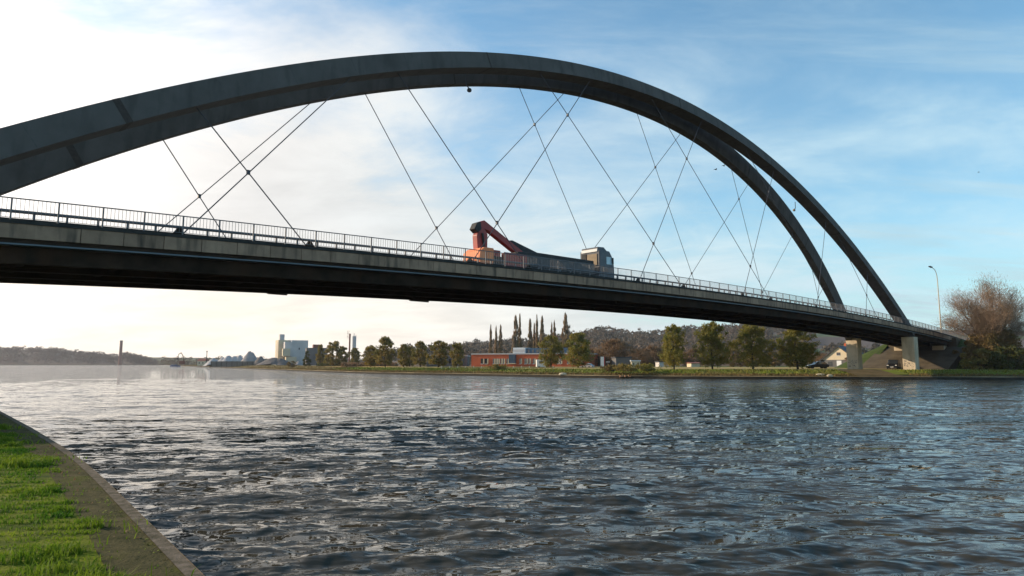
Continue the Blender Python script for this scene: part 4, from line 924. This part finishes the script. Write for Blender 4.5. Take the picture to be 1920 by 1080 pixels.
bushes('bush', 'brown bush against the end of the bridge deck', 1826, 132, 6, 5.6, 'leafY', 5000, 33)
bushes('bush', 'brown bush right behind the end of the bridge railing', 1828, 150, 6, 7.6, 'leafY', 3600, 34)
bushes('bush', 'low scrub growing on the slope beside the near pier', 1758, 140, 4.5, 1.8, 'leafB', 2200, 35)

for px, Y, w_, h_, lf, lab, sd in ((1178, 117, 5.5, 1.0, 'leafB', 'low tangled bush on the bank right above the driftwood raft', 41), (1212, 119, 4.2, 1.1, 'leafA', 'ragged low bush on the bank between the driftwood raft and the pointed tree', 42), (1150, 121, 4.0, .8, 'leafY', 'low brown scrub on the bank left of the driftwood raft', 43), (930, 148, 4.5, .9, 'leafB', 'low brown-green scrub on the bank before the left half of the brick building', 44), (1640, 150, 7, 2.6, 'leafC', 'dark shrubs on the slope right beside the far bridge pier', 45), (1735, 136, 4.5, 1.6, 'leafC', 'dark shrub just right of the near bridge pier', 46), (548, 236, 4, 2.0, 'leafY', 'brown shrub on the bank left of the conical tree', 47)):
    bushes('bush', lab, px, Y, w_, h_, lf, 1300, sd, .22)
# woods on the hills: past counting, one mass each
def wood(name, lf, label, pts, n_each, rnd_):
    Vs, Fs = [], []; o = 0; tmpl = []
    for k in range(6):
        rr = np.random.default_rng(50+k); P, _ = crown_points(rr, n_each, .5, .12, 1., 'round', 16, .22, .3); V, Fc = leaf_tris(P, np.full(n_each, .115), rr); tmpl.append((V, Fc))
    for (x, y, z, w, h_) in pts:
        V, Fc = tmpl[rnd_.randrange(6)]; a = rnd_.random()*6.28; c, s = math.cos(a), math.sin(a)
        q = np.column_stack([(V[:, 0]*c-V[:, 1]*s)*w+x, (V[:, 0]*s+V[:, 1]*c)*w+y, V[:, 2]*h_+z]); Vs.append(q); Fs.append(Fc+o); o += len(q)
    ob = npmesh(name, np.vstack(Vs), np.vstack(Fs), lf); tag(ob, label, 'wood', kind='stuff')
r4 = random.Random(9); pts = []
for k in range(1500):
    Y = 340+580*r4.random()**.8; px = r4.uniform(690, 1640); X = (px-960)*Y/F
    if px > 1520 and Y > 420: continue
    if px < 830 and r4.random() < .5: continue
    h_ = r4.uniform(7, 13); pts.append((X, Y, float(hill_z(X, Y))-.5, h_*r4.uniform(.8, 1.15), h_))
wood('hill_wood', 'wood', 'brown and grey leafless wood covering the hill behind the bank', pts, 240, r4)
pts = []
for k in range(900):
    Y = 1335+330*r4.random(); px = r4.uniform(-180, 300); X = (px-960)*Y/F; h_ = r4.uniform(9, 15); pts.append((X, Y, float(left_z(X, Y))-1, h_*1.2, h_))
wood('far_wood', 'wood2', 'rust-brown wood on the low hill beyond the water at far left', pts, 120, r4)
pts = []
for k in range(260):
    Y = r4.uniform(560, 760); px = r4.uniform(300, 700); X = (px-960)*Y/F; h_ = r4.uniform(4, 8); pts.append((X, Y, 1.0, h_*1.3, h_))
wood('quay_scrub', 'wood', 'low hazy scrub behind the gravel heaps and silos', pts, 70, r4)
# reeds and rough grass along the far water's edge
def verge_tufts():
    n = 30000; r_ = np.random.default_rng(8); t = r_.random(n)*(len(fine)-2); pq = 960 + F*fine[:, 0]/fine[:, 1]; pt = pq[t.astype(int)]; t = t[((pt < 1600) | (pt > 1716))]; n = len(t); i = t.astype(int); f_ = (t-i)[:, None]; base = fine[i]*(1-f_)+fine[i+1]*f_; lf_ = pq[i] < 590
    o = np.where(r_.random(n) < .35, 1.1+3*r_.random(n), 4+8.3*r_.random(n)); P = base+nor[i]*o[:, None]; z = np.interp(o, [0, 1, 2, 4.5, 7, 10, 14], [.4, .5, .52, .72, 1.0, 1.3, 1.4])
    dist = np.linalg.norm(P, axis=1); h_ = (.10+.22*r_.random(n))*np.where(o < 4.5, 1.3, 1); w = .05+.0006*dist
    a = r_.random(n)*6.28; dx, dy = np.cos(a)*w, np.sin(a)*w; B = np.column_stack([P, z])
    V = np.stack([B+np.column_stack([dx, dy, 0*w-.03]), B-np.column_stack([dx, dy, 0*w+.03]), B+np.column_stack([r_.normal(0, .07, n), r_.normal(0, .07, n), h_])], 1).reshape(-1, 3)
    Fc = np.arange(3*n).reshape(n, 3); lo = (o < 4.6) | lf_
    for nm, sel, mt in (('reeds', lo, 'leafY'), ('rough_grass', ~lo, 'grass')):
        k = np.where(sel)[0]; VV = V.reshape(-1, 3, 3)[k].reshape(-1, 3); tag(npmesh(nm, VV, np.arange(len(VV)).reshape(-1, 3), mt), 'brown reeds at the foot of the far bank' if nm == 'reeds' else 'short rough green grass on the far verge', 'grass', kind='stuff')
verge_tufts()

# ============================================================ NEAR BANK
ZQ = .55
EQ = [(-260, 660+0), (-160, 716), (-80, 738), (0, 771), (60, 803), (122, 841), (160, 868), (200, 903), (250, 952), (310, 1010), (385, 1083), (520, 1215), (760, 1480), (1100, 2100)]
EQ[0] = (-260, 706)
qe = np.array([tuple(gnd(x, y, ZQ).xy) for x, y in EQ])
GQ = [(-300, 707), (-200, 722), (-100, 748), (0, 803), (45, 832), (90, 878), (128, 925), (160, 975), (190, 1030), (225, 1090), (300, 1240), (420, 1600), (500, 2200), (560, 2900)]
ge = np.array([tuple(gnd(x, y, ZQ).xy) for x, y in GQ])
def strip(name, A, B, za, zb, mt, n=120, lump=0.):
    A, B = resample(A, n), resample(B, n); rows = []; m_ = 10
    for j in range(m_+1):
        t = j/m_; P = A*(1-t)+B*t; z = np.full(n, za*(1-t)+zb*t) + (rng.normal(0, lump, n) if 0 < j < m_ else 0); rows.append(np.column_stack([P, z]))
    V = np.vstack(rows); i = np.arange(len(V)).reshape(m_+1, n); Fq = np.stack([i[:-1, :-1], i[:-1, 1:], i[1:, 1:], i[1:, :-1]], -1).reshape(-1, 4)
    return npmesh(name, V, Fq, mt, smooth=True)
qn = np.gradient(qe, axis=0); qn /= np.linalg.norm(qn, axis=1)[:, None]; qn = np.stack([qn[:, 1], -qn[:, 0]], 1)
if (qn[5]*(ge[5]-qe[5])).sum() < 0: qn = -qn
kin = qe+qn*.14
q_ = strip('quay_edge', qe, kin, ZQ+.006, ZQ+.008, 'kerb'); tag(q_, kind='structure')
q_ = strip('quay_wall_face', qe, qe-qn*.03, ZQ+.012, -1.2, 'kerb'); tag(q_, kind='structure')
tag(strip('towpath', kin-qn*.004, ge+(ge-kin)*.12, ZQ, ZQ+.01, 'dirt', 160, .004), kind='structure')
left = ge.copy(); left = left + np.array([-1, -.15])*60
tag(strip('grass_bank', ge, left, ZQ+.004, ZQ+.9, 'soil', 160, .0), kind='structure')
def gz(o): return ZQ + .004 + o*.9/60
def vnoise(x, y, sc, seed):                                        # smooth lattice noise, -1..1
    g_ = np.random.default_rng(seed).random((256, 256))*2-1; x, y = x*sc+500.5, y*sc+300.5; i, j = np.floor(x).astype(int), np.floor(y).astype(int); u, v = x-i, y-j; u, v = u*u*(3-2*u), v*v*(3-2*v)
    q = lambda a, b: g_[a % 256, b % 256]
    return (q(i, j)*(1-u)+q(i+1, j)*u)*(1-v)+(q(i, j+1)*(1-u)+q(i+1, j+1)*u)*v
def grass():
    r_ = np.random.default_rng(12); G_ = resample(ge, 400); 
    vis = G_[(G_[:, 1] > 2.0) & (G_[:, 1] < 60)]
    n = 230000; k = r_.integers(0, len(vis), n); base = vis[k]
    o = 9*r_.random(n)**1.5 - .65*(r_.random(n) < .10)*r_.random(n); wob = .15+.75*vnoise(base[:, 0], base[:, 1], .9, 1)+.35*vnoise(base[:, 0], base[:, 1], 2.7, 2)
    P = base+np.column_stack([-(o+wob*.55)-.02, -.15*o]); P += r_.normal(0, .05, P.shape)
    d = np.linalg.norm(P, axis=1)
    # tussocks: taller where a slow pattern peaks
    tus = 1.1*vnoise(P[:, 0], P[:, 1], 1.5, 3)+.7*vnoise(P[:, 0], P[:, 1], 4.1, 4); edge = np.exp(-((o-.45)/.5)**2)
    h_ = .018+.035*r_.random(n)+.13*np.clip(tus, 0, 1)**1.5*r_.random(n)+.09*edge*np.clip(.3+tus, 0, 1)*r_.random(n)
    keep = (d > 2.2) & (r_.random(n) < np.clip(.25+.75*np.clip(tus+.6, 0, 1)+edge*.4, 0, 1))
    P, h_, o, d = P[keep], h_[keep], o[keep], d[keep]; n = len(P)
    w = (.0022+.0006*d); a = r_.random(n)*6.28; ca, sa = np.cos(a)*w, np.sin(a)*w; lx, ly = r_.normal(0, .35, n)*h_, r_.normal(0, .35, n)*h_
    z = gz(o); B = np.column_stack([P, z]); up = lambda t, q: B+np.column_stack([lx*t*t, ly*t*t, h_*q])
    S = np.column_stack([ca, sa, 0*w])
    V = np.stack([B+S, B-S, up(.6, .62)-S*.7, up(.6, .62)+S*.7, up(1.2, 1.0)], 1).reshape(-1, 3); i = np.arange(n)[:, None]*5
    Fc = np.vstack([i+[0, 1, 2], i+[0, 2, 3], i+[3, 2, 4]])
    tag(npmesh('grass', V, Fc, 'blade'), 'short lush green grass and tussocks beside the towpath', 'grass', kind='stuff')
    # moss cushions: on the path and over the lawn's bare parts
    n = 42000; k = r_.integers(0, len(vis), n); base = vis[k]; onp = r_.random(n) < .5
    t = r_.random(n); o = np.where(onp, .08+t**1.3*1.7, -.15-t*2.6); c1 = np.sin(base[:, 1]*1.9+o*3)*np.sin(base[:, 1]*4.7-o*2.1+.5)
    c1 = c1+.35*np.sin(base[:, 1]*17+o*23)*np.sin(base[:, 1]*11-o*31); keep = (c1 > .30) & (np.linalg.norm(base, axis=1) > 3); base, o = base[keep], o[keep]; n = len(o)
    P = base+np.column_stack([o, .15*o])+r_.normal(0, .06, (n, 2)); 
    # keep on the path's land side of the kerb
    Q = resample(kin, 400); Q = resample(kin, 400); j = np.array([np.argmin(((P[q0:q0+1]-Q)**2).sum(1)) for q0 in range(len(P))]); side_ = (((P-Q[j])*(resample(kin+qn, 400)[j]-Q[j])).sum(1))
    ok = side_ > .03; P, o = P[ok], o[ok]; n = len(o); s = .006+.022*r_.random(n)**2
    z = np.where(o > 0, ZQ+.002, gz(-np.minimum(o, 0))+.004); m_ = 6; V = []; 
    ang = np.linspace(0, 2*math.pi, m_, endpoint=False)
    ring = np.stack([P[:, None, 0]+s[:, None]*np.cos(ang)*r_.uniform(.7, 1.3, (n, m_)), P[:, None, 1]+s[:, None]*np.sin(ang)*r_.uniform(.7, 1.3, (n, m_)), np.repeat(z[:, None]-.004, m_, 1)], -1)
    top = np.column_stack([P, z+s*.35])[:, None]; V = np.concatenate([ring, top], 1).reshape(-1, 3); i = np.arange(n)[:, None]*(m_+1)
    Fc = np.vstack([i+[a_, (a_+1) % m_, m_] for a_ in range(m_)]); tag(npmesh('moss', V, Fc, 'moss', smooth=True), 'yellow-green moss patches on the dirt towpath', 'moss', kind='stuff')
    n = 14000; k = r_.integers(0, len(vis), n); base = vis[k]; o = r_.random(n)*1.6; P = base+np.column_stack([o, .15*o]); dd = np.linalg.norm(P[:, None]-Q[None], axis=2); j = dd.argmin(1)
    side_ = ((P-Q[j])*(resample(kin+qn, 400)[j]-Q[j])).sum(1); P = P[side_ > .03]; n = len(P); s = .004+.010*r_.random(n)**2
    oct_ = np.array([(1, 0, 0), (0, 1, 0), (-1, 0, 0), (0, -1, 0), (0, 0, .8)]); V = (np.column_stack([P, np.full(n, ZQ+.004)])[:, None]+oct_[None]*s[:, None, None]).reshape(-1, 3); i = np.arange(n)[:, None]*5
    Fc = np.vstack([i+[0, 1, 4], i+[1, 2, 4], i+[2, 3, 4], i+[3, 0, 4]]); tag(npmesh('grit', V, Fc, 'dirt'), 'small loose grit scattered on the towpath', 'grit', kind='stuff')
grass()
def litter():
    r_ = np.random.default_rng(33); Q = resample(kin, 300); G_ = resample(ge, 300); n = 520; k = r_.integers(20, 290, n); t = r_.random(n)[:, None]**.8*1.2
    P = Q[k]*(1-t)+G_[k]*t+r_.normal(0, .1, (n, 2)); P = P[(np.linalg.norm(P, axis=1) > 3)]; n = len(P); B = np.column_stack([P, np.full(n, ZQ+.035)])
    V, Fc = leaf_tris(B, np.full(n, .05), r_, .5); tag(npmesh('leaf_litter', V, Fc, 'leafR'), 'fallen brown leaves on the towpath and grass', 'leaves', kind='stuff')
litter()
# ---- birds
for px, py, Y, s_, lab in ((1342, 318, 90, .26, 'dark bird flying left and lower of the pair inside the arch'), (1357, 311, 90, .24, 'dark bird flying right and higher of the pair inside the arch'), (1835, 323, 200, .3, 'tiny bird high in the sky near the right edge')):
    b_ = empty('bird', at(px, py, Y), R(rnd.uniform(-40, 40))); tag(b_, lab, 'bird', 'birds in flight')
    rings = [[(x*s_, r_*s_*math.cos(t), r_*s_*math.sin(t)) for t in [k*math.pi/3 for k in range(6)]] for x, r_ in ((-1.1, .03), (-.6, .16), (0, .25), (.5, .18), (.75, .12), (.95, .03))]
    bo = MB().sweep(rings).build('body', 'bird', b_)
    for sgn in (-1, 1): m_ = MB(); m_.add([(.35*s_, 0, .1*s_), (-.35*s_, 0, .1*s_), (-.3*s_, sgn*.8*s_, .5*s_), (.3*s_, sgn*.8*s_, .5*s_), (-.25*s_, sgn*1.7*s_, .25*s_), (-.35*s_, 0, .06*s_), (-.3*s_, sgn*.8*s_, .46*s_)], [(0, 1, 2, 3), (3, 2, 4), (1, 5, 6, 2)]); m_.build('wing', 'bird', b_)

# ============================================================ HAZE
def haze():
    b = MB(); b.box(-3300, 3300, -250, 3400, -4.2, 95); m = bpy.data.materials.new('haze'); m.use_nodes = True; nt = m.node_tree; nt.nodes.clear()
    v = nt.nodes.new('ShaderNodeVolumePrincipled'); v.inputs['Color'].default_value = (.86, .90, 1, 1); v.inputs['Density'].default_value = .00010; v.inputs['Anisotropy'].default_value = .3
    o = nt.nodes.new('ShaderNodeOutputMaterial'); nt.links.new(v.outputs[0], o.inputs['Volume']); M['haze'] = m
    ob = b.build('haze', 'haze'); ob['kind'] = 'stuff'; ob['label'] = 'thin pale haze over the canal and hills'
HAZE = True
if HAZE: haze()
